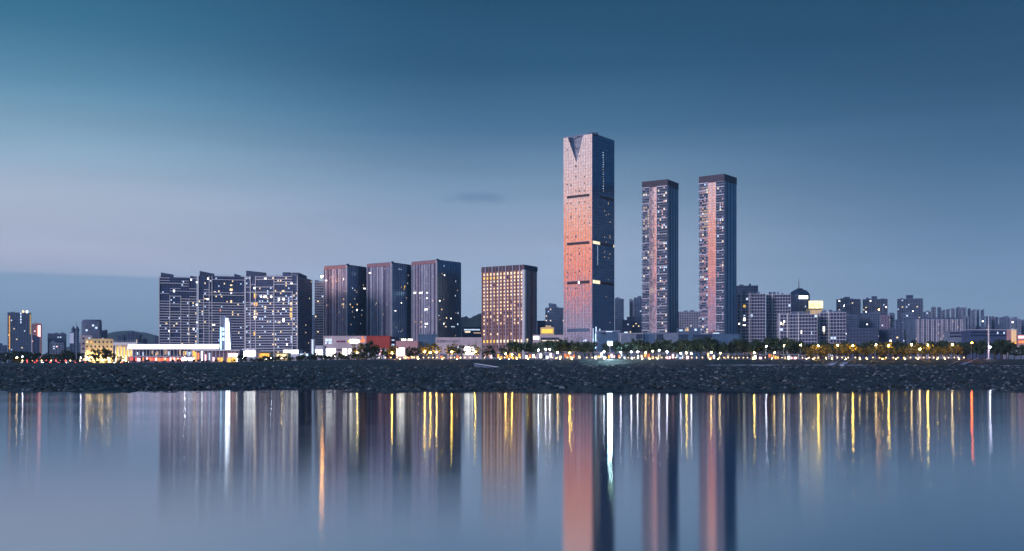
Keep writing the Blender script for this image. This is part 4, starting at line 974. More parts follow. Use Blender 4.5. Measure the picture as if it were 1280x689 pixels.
def framed(label, xl, xr, D, ytop, whites, lits, seed, fh=4.35, dx=3.6):
    rr = random.Random(seed); P, C, Q, B = footprint(xl, xr, xr, D, None, 22); f = Fc(P, C); z1 = zy(ytop, D); cen = (P+Q)/2
    t = thing('framed_apartment_block', label, 'apartment block', (cen.x, cen.y, GB), 'white framed apartment blocks')
    b = MB(); b.prism([P, C, Q, B], GB, z1-.5, 'conc_navy'); b.build('wall', t)
    b = MB(); b.prism([P, C, Q, B], z1-.49, z1-.1, 'conc_slate'); roof = b.build('roof', t)
    for i in range(rr.randint(3, 6)):
        a = rr.uniform(.05, .9)*f.L; w = rr.uniform(2, 5); h = rr.uniform(1.5, 4); b = MB(); b.fbox(f, a, min(a+w, f.L-.3), z1-.1, z1+h, -8, -2-rr.random(), 'conc_slate'); b.build('roof_plant_room', roof)
    n = int((z1-15)/fh); nb = int(f.L/dx); bw = f.L/nb
    for i in range(n+1):
        z = z1-.3-i*fh; b = MB(); b.fbox(f, 0, f.L, z-.32, z+.32, .003, 1.1, 'conc_pale'); b.build('balcony', t)
    for j in range(nb+1):
        a = min(max(j*bw, .25), f.L-.25); b = MB(); b.fbox(f, a-.2, a+.2, GB, z1-.2, .003, .85, 'conc_pale'); b.build('pilaster', t)
    for x in whites:
        a = min(max(ax(f, x), .5), f.L-.5); b = MB(); b.fbox(f, a-.6, a+.6, GB, z1+1.6, .004, 1.9, 'conc_white')
        for i in range(n): z = z1-.3-i*fh; b.fbox(f, max(a-2.2, 0), min(a+2.2, f.L), z-.3, z+.3, .005, 1.7, 'conc_white')
        b.build('white_pillar', t)
    lst = [(f, (j+.5)*bw, z1-.3-(i+.5)*fh, bw*.7, fh*.62, 'E_cool' if rr.random() < .012 else 'glass_dark') for i in range(n) for j in range(nb)]
    windows(t, lst, 80)
    for (x, y, w, h, m) in lits: window(t, f, ax(f, x), zy(y, D), w, h, 'E_'+m, .8, 'lit_window')
framed('widest white framed block with two bright pillars, beside the right slim tower', 921.5, 957, 1500, 367.2, (926.4, 937.2), [(930.5, 382.5, 3, 3.5, 'yellow'), (930.5, 394.5, 2.4, 2, 'cool'), (930.6, 399, 3, 4, 'white'), (930.3, 406.5, 3.4, 1.8, 'white'), (939.6, 394.4, 2.6, 4, 'cool'), (924, 404.6, 1.4, 2, 'white')], 61)
framed('right wing of the widest white framed block, behind a lit balcony block', 957.6, 988.5, 1520, 367.8, (965.6,), [(958.4, 424.6, 1.4, 1.6, 'white')], 62)
framed('lower white framed block with twin pillars in front of the domed tower', 972.2, 1021.6, 1400, 392.6, (974.2, 984.6, 998), [(976.2, 404, 1.4, 3, 'white'), (979, 405, 2, 3, 'cream'), (980.2, 401.5, 1.6, 3, 'white'), (976.6, 411.5, 3.6, 3, 'cool'), (1001.8, 415, 1.2, 4, 'white'), (1014.6, 416, 1, 4, 'cool')], 63)
framed('small white framed block right of the one before the domed tower', 1022, 1057.5, 1420, 390.6, (1024, 1036), [(1029.8, 411, 2.2, 6, 'white'), (1030, 416, 1.6, 2, 'cream')], 64)
def domed():
    D = 1900.; c = at(999.5, D); rad = 12/F*D; t = thing('domed_tower', 'round blue tower with a domed roof, spire and lit sign', 'tower', (c.x, c.y, GB))
    z = lambda y: zy(y, D)
    b = MB(); b.lathe((c.x, c.y), [(rad, GB), (rad, z(371))], 'conc_navy', 28); b.build('wall', t)
    b = MB(); b.lathe((c.x, c.y), [(rad*1.04, z(371)+.003), (rad*1.04, z(369.5)), (rad*.99, z(367.4)), (rad*.86, z(365)), (rad*.6, z(363)), (rad*.36, z(362)), (rad*.34, z(361)), (rad*.12, z(360.4))], 'dome_metal', 28); b.build('dome', t)
    b = MB(); b.tube((c.x-1.5, c.y, z(360.5)), (c.x-1.5, c.y, z(352)), 1.1, .8, 'metal_grey'); b.tube((c.x-1.5, c.y, z(352)), (c.x-1.5, c.y, z(346)), .4, .15, 'metal_grey'); b.build('spire', t)
    b = MB()
    for i in range(24):
        a = math.pi*2*i/24; b.box((c.x+math.cos(a)*rad, c.y+math.sin(a)*rad, (GB+z(371))/2), (.8, .8, z(371)-GB-.1), 'conc_slate')
    b.build('mullions', t)
    for i in range(4):  # four lit characters built of strokes
        x = 995.6+i*3.0+1; p = (kx(x)*D, c.y-math.sqrt(max(rad**2-(kx(x)*D-c.x)**2, 0))-1.2)
        b = MB()
        for q in range(3): b.box((p[0], p[1], z(374.2)+q*2.0+.3), (3.4, .5, .7), 'E_shop')
        b.box((p[0]-(.9 if i % 2 else 0), p[1]-.02, z(372.4)), (.7, .55, 5.2), 'E_white'); b.box((p[0]+1.2, p[1]-.03, z(372.6)), (.6, .52, 4.4), 'E_white')
        b.build('sign_character', t)
    b = MB(); b.lathe((c.x, c.y), [(rad*1.05, z(391.8)), (rad*1.05, z(390.2))], 'conc_pale', 28); b.build('cornice', t)
    b = MB(); b.box((kx(1003.5)*D, c.y-rad-.4, z(384)), (1, .8, 3), 'E_cool'); b.build('lit_window', t)
domed()
def billboard():
    t, f, z = lowbox('billboard_building', 'beige building crowned by a glowing cream billboard right of the domed tower', 'building', 1011.6, 1028.4, 1850, 385.6, 'cream_wall', [(1012.4, 1027.8, 387.5, 398, 'E_dimwarm', 7, 'window')], 20)
    b = MB(); b.fbox(f, -.3, f.L+.3, z(385.4), z(376.2), -2.5, .4, 'E_billboard'); bb = b.build('billboard', t)
    rr = random.Random(2)
    for x, y, w, h in ((1015, 380, 3.4, 1.2), (1014.2, 381.6, 1.4, 1.6), (1016.6, 382, 1, 2), (1021.6, 381, .9, 6), (1023.2, 382, .9, 5), (1025.2, 381, .9, 7), (1019, 378.6, 2, .8)): window(bb, f, ax(f, x), z(y), w, h, 'cream_wall', 1.1, 'billboard_stroke')
billboard()
C_ = [
 ('far twin block with a white roof light, nearest the glowing billboard', 1045.2, 1075.2, 1900, 374.2, 'conc_slate', .07),
 ('raised centre of the twin block nearest the billboard', 1055, 1062.4, 1920, 371.6, 'conc_slate', .0),
 ('far twin block bearing an orange star light', 1078.4, 1109, 1900, 374.0, 'conc_slate', .07),
 ('raised centre of the twin block with the star light', 1089.4, 1096.4, 1920, 370.6, 'conc_slate', .0),
 ('far block with a pointed central cap, right of the twin blocks', 1121.4, 1153.2, 1900, 373.4, 'conc_slate', .09),
 ('pointed central cap of the far block right of the twin blocks', 1132.6, 1141.4, 1920, 369.2, 'conc_navy', .0),
 ('grey low row left of the pinkish small block', 1074, 1099.5, 1750, 391.6, 'conc_slate', .12),
 ('small block in front of the twin block with white roof light', 1058.4, 1073, 1700, 394, 'conc_slate', .12),
 ('pinkish small block below the star light', 1101, 1112.4, 1650, 395.2, 'stone_mauve', .2),
 ('dark topped block right of the pinkish small block', 1112.6, 1118.6, 1660, 392.6, 'conc_slate', .06),
 ('plain blue block left of the ribbed hall building', 1119, 1128, 1640, 399.8, 'conc_navy', .0),
 ('pale grey stair block under the pointed cap block', 1128.4, 1143, 1500, 392.4, 'conc_slate', .22),
 ('dark wide low block behind the trees below the twin blocks', 1058, 1098, 1300, 410.5, 'conc_dark', .03),
 ('second dark wide low block below the pinkish small block', 1098.5, 1128, 1320, 411.5, 'conc_dark', .1),
]
for i, (lb, a, b_, D, y, w, l) in enumerate(C_):
    block('apartment_block', lb, 'apartment block', a, b_, b_, D, y, w, lit=l, mats=('E_warm', 'E_cool', 'E_white'), fh=3.8, bay=3.4, seed=80+i, depth=20, fins='conc_mid' if i in (0, 2, 4, 6) else None, fin_every=2, plant=(l > 0))
# ribbed hall
def ribbed():
    D = 1300.; t, f, z = lowbox('ribbed_building', 'long grey building with tall vertical ribs and a flat dark roof line', 'building', 1143.2, 1205.4, D, 397.2, 'conc_slate', [], 34, 'conc_dark')
    for i in range(31):
        a = f.L*(i+.5)/31; b = MB(); b.fbox(f, a-.38, a+.38, GB, z(399.2), .003, 1.0, 'conc_pale' if i % 3 else 'conc_mid'); b.build('rib', t)
    rr = random.Random(3)
    lst = [(f, f.L*(i+1)/31, z(402+r_*3.6), .9, 2.2, 'E_dimwarm' if rr.random() < .03 else 'glass_dark') for i in range(30) for r_ in range(8)]
    windows(t, lst, 100)
    lowbox('stair_tower', 'tall pale end tower at the right end of the ribbed building', 'tower', 1205.6, 1211.4, 1295, 395.2, 'conc_mid', [(1207.6, 1209, 398, 428, 'glass_dark', 1, 'window')], 20)
    lowbox('building', 'lower pale wing in front of the right half of the ribbed building', 'building', 1186, 1203, 1240, 413.5, 'conc_mid', [(1187, 1202, 415.5, 417.5, 'glass_dark', 7, 'window'), (1187, 1202, 419.5, 421.5, 'glass_dark', 7, 'window')], 14)
ribbed()
ords = ['first', 'second', 'third', 'fourth', 'fifth', 'sixth', 'seventh', 'eighth', 'ninth', 'tenth', 'eleventh', 'twelfth', 'thirteenth', 'fourteenth', 'fifteenth', 'sixteenth', 'seventeenth', 'eighteenth', 'nineteenth', 'twentieth']
x = 1153.5; i = 0; rr = random.Random(31)
while x < 1226:
    w = rr.uniform(3.6, 6.4); y = {0: 391, 1: 390}.get(i, 384.5+rr.uniform(0, 4.5)); y = y if x < 1200 else 385.5+rr.uniform(0, 3)
    block('far_tower', ords[i]+' from the left of the crowded far towers above the ribbed building', 'far tower', x, x+w, x+w, 2300+rr.uniform(-150, 150), y, rr.choice(('conc_slate', 'conc_mid', 'conc_navy', 'conc_slate')), lit=.05, fh=5, bay=5, win=(2.6, 2.6), cap=30, group='crowded far towers on the right', seed=120+i, depth=14, mats=('E_warm', 'E_cool'))
    x += w + rr.choice((-.6, .2, .8, 1.4)); i += 1
x = 1226.; i = 0
while x < 1290:
    w = rr.uniform(4, 9); y = 395+rr.uniform(0, 6)-(1.5 if 1240 < x < 1265 else 0)
    block('far_house', ords[i]+' from the left of the low far houses near the right edge', 'far house', x, x+w, x+w, 2100+rr.uniform(-150, 150), y, rr.choice(('conc_slate', 'conc_mid', 'conc_navy', 'conc_slate')), lit=.12, fh=4.6, bay=4.6, win=(2.4, 2.4), cap=30, group='low far houses on the right', seed=150+i, depth=14, mats=('E_warm', 'E_cool', 'E_white'))
    x += w + rr.choice((-.8, .1, .8)); i += 1
t, f, z = lowbox('long_building', 'long flat topped building with a pale roof line behind the mast', 'building', 1211.6, 1266, 1150, 412, 'conc_navy', [(1213, 1262, 414.5, 416.5, 'glass_dark', 16, 'window'), (1213, 1262, 418.5, 420.5, 'glass_dark', 16, 'window'), (1246, 1248, 415, 417.5, 'E_cool', 1, 'window'), (1254, 1256, 415, 417.5, 'E_cool', 1, 'window')], 20, 'conc_pale')
t, f, z = lowbox('lit_stair_tower', 'slim cream tower lit orange from below near the right edge', 'tower', 1263.2, 1271, 1000, 411.6, 'stone_pink', [(1264, 1270.4, 427.5, 430.5, 'E_amber', 2, 'lit_window'), (1264, 1270.4, 412.5, 427, 'E_dimwarm', 3, 'glow_face')], 8, 'conc_white')  # light climbing the wall is put in as softly glowing panels
lowbox('shop', 'pinkish two storey shop front at the right edge', 'shop', 1272, 1294, 1000, 418.5, 'stone_pink', [(1273, 1292, 420, 423, 'E_pink', 6, 'window'), (1273, 1292, 426, 429, 'E_orange', 5, 'window')], 10)
lowbox('pavilion', 'white low pavilion below the slim cream tower', 'pavilion', 1262, 1292, 700, 433, 'conc_pale', [(1269, 1274, 437.5, 441, 'E_cool', 3, 'window'), (1264, 1290, 442, 444, 'glass_dark', 8, 'window')], 10)

# ------------------------------------------------------------ labels by neighbourhood
LM = [(-99, 60, 'the orange edged tower'), (60, 104, 'the low grey blocks'), (104, 142, 'the yellow floodlit building'), (142, 200, 'the columned hall'), (200, 274, 'the glowing terminal roof'),
      (274, 306, 'the white monument'), (306, 354, 'the rightmost wide apartment block'), (354, 404, 'the slim dark block'), (404, 458, 'the bright signed mall'), (458, 494, 'the red podium wall'), (494, 544, 'the small pink mall wing'),
      (544, 602, 'the lettered pale mall'), (602, 671, 'the hotel block'), (671, 704, 'the cream lit house'), (704, 770, 'the tallest tower'), (770, 803, 'the outlined grey podium'), (803, 848, 'the left slim tower'),
      (848, 874, 'the gap between slim towers'), (874, 921, 'the right slim tower'), (921, 972, 'the widest white framed block'), (972, 1020, 'the domed tower'), (1020, 1060, 'the small white framed block'), (1060, 1121, 'the twin far blocks'),
      (1121, 1153, 'the pointed cap block'), (1153, 1212, 'the ribbed building'), (1212, 1262, 'the long flat building'), (1262, 1400, 'the slim cream tower')]
def lm(x):
    for i, (a, b, n) in enumerate(LM):
        if a <= x < b: return i, n
_pend = []
def later(o, x, fmt): _pend.append((o, x, fmt))
def finish_labels():
    g = {}
    for o, x, fmt in _pend: g.setdefault((fmt, lm(x)[0]), []).append((x, o))
    for (fmt, i), l in g.items():
        l.sort(key=lambda q: q[0]); n = LM[i][2]
        for k, (x, o) in enumerate(l):
            o['label'] = (fmt % (ords[k]+' ', n)) if len(l) > 1 else (fmt.replace(' from the left', '') % ('only ', n))

# ------------------------------------------------------------ TREES
def crown_mesh(name, kind, seed, mat):
    rr = random.Random(seed); v = []; f = []
    if kind == 'umbrella': cz, rx, rz, n, sz = 6.9, 3.9, 2.7, 520, .62
    elif kind == 'round': cz, rx, rz, n, sz = 5.0, 3.0, 3.6, 480, .55
    elif kind == 'loose': cz, rx, rz, n, sz = 6.0, 3.2, 3.6, 260, .5
    else: cz, rx, rz, n, sz = 1.5, 2.3, 1.4, 240, .42
    cl = []
    for i in range(16 if kind != 'shrub' else 8):
        a = rr.uniform(0, 6.28); q = rr.uniform(.25, .85); h = rr.uniform(-.7, .8)
        cl.append((Vector((math.cos(a)*q*rx, math.sin(a)*q*rx, cz+h*rz*math.sqrt(max(0, 1-q*q*.7)))), rr.uniform(.24, .42)*rx))
    for i in range(n):
        c, r_ = rr.choice(cl)
        d = Vector((rr.gauss(0, 1), rr.gauss(0, 1), rr.gauss(0, 1))).normalized()*r_*rr.uniform(.45, 1.05)
        p = c + d; p.z = max(p.z, .25)
        u = Vector((rr.gauss(0, 1), rr.gauss(0, 1), rr.gauss(0, 1))).normalized(); w = u.orthogonal().normalized()*sz*rr.uniform(.5, 1.1); t_ = u.cross(w).normalized()*sz*rr.uniform(.3, .8)
        b = len(v); v += [tuple(p-w), tuple(p-t_*.6), tuple(p+w), tuple(p+t_)]; f.append((b, b+1, b+2, b+3))
    me = bpy.data.meshes.new(name); me.from_pydata(v, [], f); me.materials.append(M[mat]); return me
def trunk_mesh(kind, seed):
    rr = random.Random(seed); b = MB(); h = {'umbrella': 5.6, 'round': 4.2, 'loose': 5.2, 'shrub': 1.0}[kind]
    top = Vector((rr.uniform(-.3, .3), rr.uniform(-.3, .3), h))
    b.tube((0, 0, -.6), top*.55, .26, .19, 'trunk', 7); b.tube(top*.55, top, .19, .12, 'trunk', 7)
    for i in range(5 if kind != 'shrub' else 2):
        a = rr.uniform(0, 6.28); s_ = top*rr.uniform(.5, .9); b.tube(s_, s_+Vector((math.cos(a)*1.6, math.sin(a)*1.6, rr.uniform(.9, 2)))*(1 if kind != 'shrub' else .4), .1, .04, 'trunk', 5)
    me = bpy.data.meshes.new('trunk'); me.from_pydata(b.v, [], b.f); me.materials.append(M['trunk']); return me
CM = {}
def tree(x, D, kind, mat, h=1., fmt='%stree in front of %s', group='trees along the promenade', name=None):
    k = (kind, mat, R.randint(0, 3))
    if k not in CM: CM[k] = (crown_mesh('crown', kind, hash((len(CM), 5)), mat), trunk_mesh(kind, len(CM)))
    c = at(x, D); z = gz(c.x, D) - .05
    t = bpy.data.objects.new(name or ('shrub' if kind == 'shrub' else 'tree'), None); COL.objects.link(t)
    t.location = (c.x, c.y, z); t.rotation_euler = (0, 0, R.uniform(0, 6.28)); s_ = h*R.uniform(.9, 1.1); t.scale = (s_*R.uniform(.92, 1.1), s_, s_)
    tag(t, None, 'shrub' if kind == 'shrub' else 'tree', group); later(t, x, fmt)
    for nm, me in zip(('crown', 'trunk'), CM[k]):
        o = bpy.data.objects.new(nm, me); COL.objects.link(o); o.parent = t
DK = '%sdark tree from the left in front of %s'
GO = '%sgolden lamplit tree from the left before %s'
BK = '%srear row tree from the left before %s'
SH = '%slow dark shrub from the left in front of %s'
x = -8.
while x < 101: tree(x, 700, 'round', 'leaf_dark', R.uniform(.85, 1.15), DK); x += R.uniform(5.5, 8)
for x, h in ((114, .8), (120, 1.05), (127, 1.2), (134, 1.1), (140, .85), (150, .6)): tree(x, 640, 'round', 'leaf_dark', h, DK)
x = 302.
while x < 474: tree(x, 606+R.uniform(-6, 10), 'shrub', 'leaf_dark', R.uniform(.8, 1.6), SH, 'shrubs along the promenade'); x += R.uniform(5, 8)
x = 4.
while x < 300: tree(x, 603+R.uniform(-6, 6), 'shrub', 'leaf_dark', R.uniform(.4, .75), SH, 'shrubs along the promenade'); x += R.uniform(7, 12)
for x, h in ((453, .9), (458, 1.2), (463.5, 1.3), (469, 1.1), (478, .95), (513, 1.0), (519, 1.0), (577, 1.05), (613, 1.1), (606, .7), (484, .7)): tree(x, 620, 'round', 'leaf_dark', h, DK)
for x, h in ((442, .8), (448, 1.), (487, .9), (494, .95), (529, .9), (534, 1.), (541, 1.), (547, .9), (562, .95), (567, .95), (592, 1.), (597, .8)): tree(x, 606, 'loose', 'leaf_lamplit', h, GO)
x = 629.
while x < 1000:
    if not 738 < x < 752: tree(x, 612+R.uniform(-5, 5), 'umbrella', 'leaf_dark', R.uniform(.78, 1.22)*(.8 if x < 640 else 1), DK)
    x += R.uniform(6, 9.5)
x = 640.
while x < 1262:
    if not 738 < x < 768: tree(x, 668+R.uniform(-5, 8), 'umbrella', 'leaf_dark', R.uniform(1.0, 1.28), BK, 'rear row of promenade trees')
    x += R.uniform(7, 11)
lampx = [1001, 1023, 1047, 1066, 1095, 1111, 1140, 1160, 1190]
for lx in (1023, 1047, 1066, 1095, 1111, 1140, 1160, 1190):
    tree(lx-4.2, 602, 'loose', 'leaf_lamplit', R.uniform(.9, 1.05), GO); tree(lx+4.4, 603, 'loose', 'leaf_lamplit', R.uniform(.9, 1.05), GO)
x = 1004.
while x < 1206: tree(x, 626+R.uniform(-4, 4), 'round', 'leaf_dark', R.uniform(1., 1.3), DK); x += R.uniform(7, 10)
for x in (1008, 1014, 1033, 1057, 1077, 1084, 1103, 1124, 1131, 1150, 1172, 1181, 1199): tree(x, 609+R.uniform(-3, 3), R.choice(('loose', 'round')), 'leaf_lamplit', R.uniform(.7, 1.0), GO)
for x, h in ((1207, 1.3), (1221, 1.35), (1228, 1.4), (1244, 1.4), (1251, 1.5), (1258, 1.4), (1268, .9), (1276, 1.), (1283, 1.1)): tree(x, 625, 'round', 'leaf_dark', h, DK)

# ------------------------------------------------------------ STREET FURNITURE
def lamp_meshes(mat, h, r):
    p = MB(); p.tube((0, 0, -.3), (0, 0, h), .11, .07, 'metal_grey', 8); p.tube((0, 0, -.3), (0, 0, .5), .2, .16, 'metal_grey', 8)
    a = MB(); a.tube((0, 0, h), (0, -1.1, h+.35), .06, .05, 'metal_grey', 6)
    c = MB(); c.lathe((0, -1.1), [(.1, h+.75), (r*1.1, h+.45), (r*1.15, h+.36)], 'metal_grey', 12)
    l = MB(); l.lathe((0, -1.1), [(.12, h-r*.9), (r*.8, h-r*.5), (r, h), (r*.8, h+.3)], mat, 12)
    out = []
    for n, b in (('pole', p), ('arm', a), ('lamp_cap', c), ('lamp_head', l)):
        me = bpy.data.meshes.new(n); me.from_pydata(b.v, [], b.f); me.materials.append(M[b.mats[0]]); out.append((n, me))
    return out
LMP = {}
def lamp(x, D, y, mat, label=None, r=.33, fmt='%sstreet lamp from the left in front of %s', group='promenade street lamps'):
    c = at(x, D); z = gz(c.x, D); h = zy(y, D) - z; key = (mat, round(h, 1), r)
    if key not in LMP: LMP[key] = lamp_meshes(mat, h, r)
    t = bpy.data.objects.new('street_lamp', None); COL.objects.link(t); t.location = (c.x, c.y+1.1, z)
    tag(t, label, 'street lamp', group)
    if not label: later(t, x, fmt)
    for n, me in LMP[key]:
        o = bpy.data.objects.new(n, me); COL.objects.link(o); o.parent = t
for x, y, m in ((980, 432.5, 'lampwarm'), (1001, 431.5, 'lampwarm'), (1023, 432.5, 'sodium'), (1047, 431.5, 'lampwarm'), (1066, 432.3, 'sodium'), (1095, 431.2, 'lampwarm'), (1111, 432, 'sodium'), (1139.5, 431, 'lampwarm'), (1150, 436.5, 'lampwarm'), (1160, 431.5, 'sodium'), (1190.5, 431, 'lampwarm')):
    lamp(x, 600, y, 'E_'+m)
lamp(1215, 600, 428.6, 'E_lamporange', 'tall street lamp glowing deep orange among dark trees', .5)
lamp(1238, 600, 434, 'E_lampwhite', 'short white lamp beside the tall thin mast', .36)
for x, y, m in ((446.5, 441, 'sodium'), (490, 441.5, 'sodium'), (531, 440, 'sodium'), (538, 441, 'sodium'), (545.6, 440.5, 'sodium'), (564.6, 440, 'sodium'), (594, 440, 'sodium'), (632, 442.5, 'sodium'), (640, 443, 'sodium'), (697, 441, 'lampwarm'), (712, 441.5, 'sodium'), (673, 438, 'lampwhite'), (682, 437, 'lampwhite'), (687, 436.8, 'lampwhite'),
                (755, 440, 'lampwhite'), (776, 440.5, 'lampwhite'), (789, 440, 'lampwhite'), (797, 440, 'lampwhite'), (807, 441, 'lampwarm'), (816, 439, 'lampwarm'), (824, 438, 'lampwhite'), (834, 440, 'lampwhite'), (851, 442, 'lampwhite'), (858, 441, 'sodium'), (864, 442, 'lampwhite'), (889, 440.5, 'lampwarm'), (900, 441.5, 'lampwarm'), (943, 441, 'sodium'), (958, 433, 'lampwhite'), (968, 441, 'lampwarm')):
    lamp(x, 604, y, 'E_'+m, r=.3)
lamp(21, 640, 447, 'E_lampwarm', 'small lamp lighting a yellow green shrub at far left', .35); lamp(28, 640, 446, 'E_lampwhite', 'small white lamp right of the yellow green shrub', .25)
tree(19, 632, 'shrub', 'leaf_lamplit', 1.1, '%syellow green lamplit shrub from the left near %s'); tree(24, 634, 'shrub', 'leaf_lamplit', 1.1, '%syellow green lamplit shrub from the left near %s')
for x, m in ((303, 'lampwhite'), (331, 'sodium'), (339, 'lampwhite'), (352, 'lampwarm'), (377, 'lampwarm'), (404, 'lampwarm'), (426, 'lampwarm'), (231, 'lampwhite'), (101, 'lampwhite')):
    lamp(x, 660, 447.5, 'E_'+m, r=.25)
def flood():
    D = 605.; c = at(762.5, D); g = gz(c.x, D); z = zy(429, D)
    t = thing('floodlight_mast', 'floodlight mast with a blinding blue white lamp right of the tallest tower', 'floodlight', (c.x, c.y, g))
    b = MB(); b.tube((c.x, c.y, g-.3), (c.x, c.y, z-1.0), .22, .14, 'metal_grey'); b.build('pole', t)
    b = MB(); b.box((c.x, c.y+.5, z), (2.6, .3, 1.8), 'metal_grey'); hs = b.build('lamp_housing', t)
    for dx in (-.65, .65):
        for dz in (-.45, .45):
            b = MB(); b.lathe((c.x+dx, c.y), [(.12, z+dz-.42), (.45, z+dz-.2), (.45, z+dz+.2), (.12, z+dz+.42)], 'E_flood', 10); b.build('lamp_head', hs)
flood()
def mast(label, x, y0, D, r=.28, m='conc_white', lit=False):
    c = at(x, D); g = gz(c.x, D); z = zy(y0, D); t = thing('mast', label, 'mast', (c.x, c.y, g))
    b = MB(); b.tube((c.x, c.y, g-.3), (c.x, c.y, g+(z-g)*.8), r, r*.75, m); b.build('pole', t)
    b = MB(); b.tube((c.x, c.y, g+(z-g)*.8), (c.x, c.y, z), r*.5, r*.3, m); b.build('tip', t)
    b = MB(); b.box((c.x, c.y, g+.2), (1.4, 1.4, .9), 'conc_pale'); b.build('plinth', t)
    for i in range(4): b = MB(); zz = g+(z-g)*(.2+.18*i); b.lathe((c.x, c.y), [(r*1.5, zz), (r*1.5, zz+.25)], m, 10); b.build('collar', t)
mast('tall thin white mast right of the orange lamp', 1235.8, 394.5, 602, .42)
mast('thin grey mast among the dark trees left of the yellow floodlit building', 95.6, 402, 640, .3, 'conc_mid')
mast('thin dark pole in front of the long pale mall', 587, 421, 640, .12, 'metal_grey')

# bollards
def bollards():
    me = []
    b = MB(); b.tube((0, 0, -.1), (0, 0, .75), .09, .08, 'metal_grey', 8); me.append(('post', b))
    b = MB(); b.lathe((0, 0), [(.14, .752), (.14, 1.02), (.05, 1.08)], 'E_bollard', 8); me.append(('light', b))
    ms = []
    for n, q in me:
        m_ = bpy.data.meshes.new(n); m_.from_pydata(q.v, [], q.f); m_.materials.append(M[q.mats[0]]); ms.append((n, m_))
    x = 474.
    while x < 1206:
        D = 593.; c = at(x, D); t = bpy.data.objects.new('bollard_light', None); COL.objects.link(t); t.location = (c.x, c.y, gz(c.x, D)+.02)
        tag(t, None, 'bollard light', 'bollard lights along the promenade edge'); later(t, x, '%slit bollard from the left, on the edge before %s')
        for n, m_ in ms: o = bpy.data.objects.new(n, m_); COL.objects.link(o); o.parent = t
        x += R.uniform(4.5, 9.5)
bollards()

# kiosks under the trees
KS = [(604, 619, 'pink', 439), (621, 651, 'amber', 441), (656, 669, 'orange', 440), (674, 690, 'white', 440.5), (693, 703, 'warm', 439.5), (705, 719, 'orange', 439.5), (722, 736, 'warm', 440), (743, 757, 'white', 440), (759, 770, 'pink', 441), (772, 786, 'cool', 440), (788, 799, 'white', 440), (800, 813, 'cream', 440), (814, 826, 'warm', 438), (828, 843, 'pink', 441), (845, 856, 'cool', 442),
      (857, 866, 'amber', 440), (880, 894, 'warm', 440), (897, 912, 'dimwarm', 442), (914, 930, 'warm', 442.5), (931, 946, 'amber', 441), (948, 958, 'pink', 443), (960, 975, 'amber', 441), (976, 996, 'pink', 443), (505, 524, 'warm', 443), (550, 558, 'orange', 442), (566, 578, 'pink', 443)]
nm = {'pink': 'pink', 'amber': 'amber', 'orange': 'orange', 'white': 'white', 'warm': 'warm white', 'cool': 'cool white', 'cream': 'cream', 'dimwarm': 'dim'}
for i, (a, b_, m, y) in enumerate(KS):
    rr = random.Random(i+400); D = 652.
    f = Fc(at(a, D), at(b_, D)); c = f.O+f.u*f.L/2; g = gz(c.x, D)
    t = thing('kiosk', None, 'kiosk', (c.x, c.y, g), 'lit kiosks under the promenade trees'); later(t, (a+b_)/2, '%slit kiosk from the left under the trees before %s')
    h = zy(y, D)-g
    b = MB(); b.fbox(f, 0, f.L, g-.2, g+h-.3, -5, 0, 'conc_mid'); b.build('wall', t)
    b = MB(); b.fbox(f, -.3, f.L+.3, g+h-.297, g+h, -5.3, .8, 'conc_pale'); b.build('roof', t)
    n = max(2, int(f.L/1.6))
    for j in range(n):
        mm = m if rr.random() < .6 else rr.choice(('white', 'pink', 'warm', 'amber', 'orange'))
        if rr.random() < .22: mm = None
        window(t, f, f.L*(j+.5)/n, g+rr.uniform(1.2, max(1.4, h-1.6)), f.L/n*.62, rr.uniform(1.2, 2.4), 'glass_dark' if mm is None else 'E_'+mm, .4)

# cars on the promenade road, far left
def car_parts():
    out = []
    def add(n, b): 
        me = bpy.data.meshes.new(n); me.from_pydata(b.v, [], b.f); me.materials.append(M[b.mats[0]]); out.append((n, me))
    def side(prof, w, mat):
        b = MB(); L_ = [(x, -w, z) for x, z in prof]; R_ = [(x, w, z) for x, z in prof]; b.poly(L_, mat); b.poly(R_[::-1], mat)
        for i in range(len(prof)): j = (i+1) % len(prof); b.poly([L_[j], L_[i], R_[i], R_[j]], mat)
        return b
    add('body', side([(-2.2, .35), (2.2, .35), (2.25, .75), (1.3, .95), (-1.9, 1.0), (-2.2, .85)], .85, 'car_paint'))
    add('cabin', side([(-1.7, .98), (1.2, .94), (.55, 1.42), (-1.1, 1.45)], .72, 'glass_dark'))
    for x in (-1.35, 1.35):
        for y in (-.86, .86): b = MB(); b.tube((x, y-.1, .32), (x, y+.1, .32), .32, .32, 'black', 12); add('wheel', b)
    for y in (-.6, .6):
        b = MB(); b.box((2.24, y, .68), (.1, .36, .2), 'E_head'); add('headlight', b)
        b = MB(); b.box((-2.22, y, .72), (.1, .36, .2), 'E_tail'); add('taillight', b)
    return out
cp = car_parts()
for i, x in enumerate((31, 39, 48, 57, 67, 78, 88, 99, 110, 146, 156)):
    c = at(x, 634); t = bpy.data.objects.new('car', None); COL.objects.link(t); t.location = (c.x, c.y, gz(c.x, 634)+.04); t.rotation_euler = (0, 0, math.radians(62 if i % 3 else -118))
    tag(t, None, 'car', 'cars on the promenade road'); later(t, x, '%scar with lights on from the left before %s')
    for n, me in cp: o = bpy.data.objects.new(n, me); COL.objects.link(o); o.parent = t
wallseg('low_wall', 'low wall along the road at far left, tinted red by tail lights', 'wall', 24, 101, 640, 451.0, 453.6, 'conc_mid')
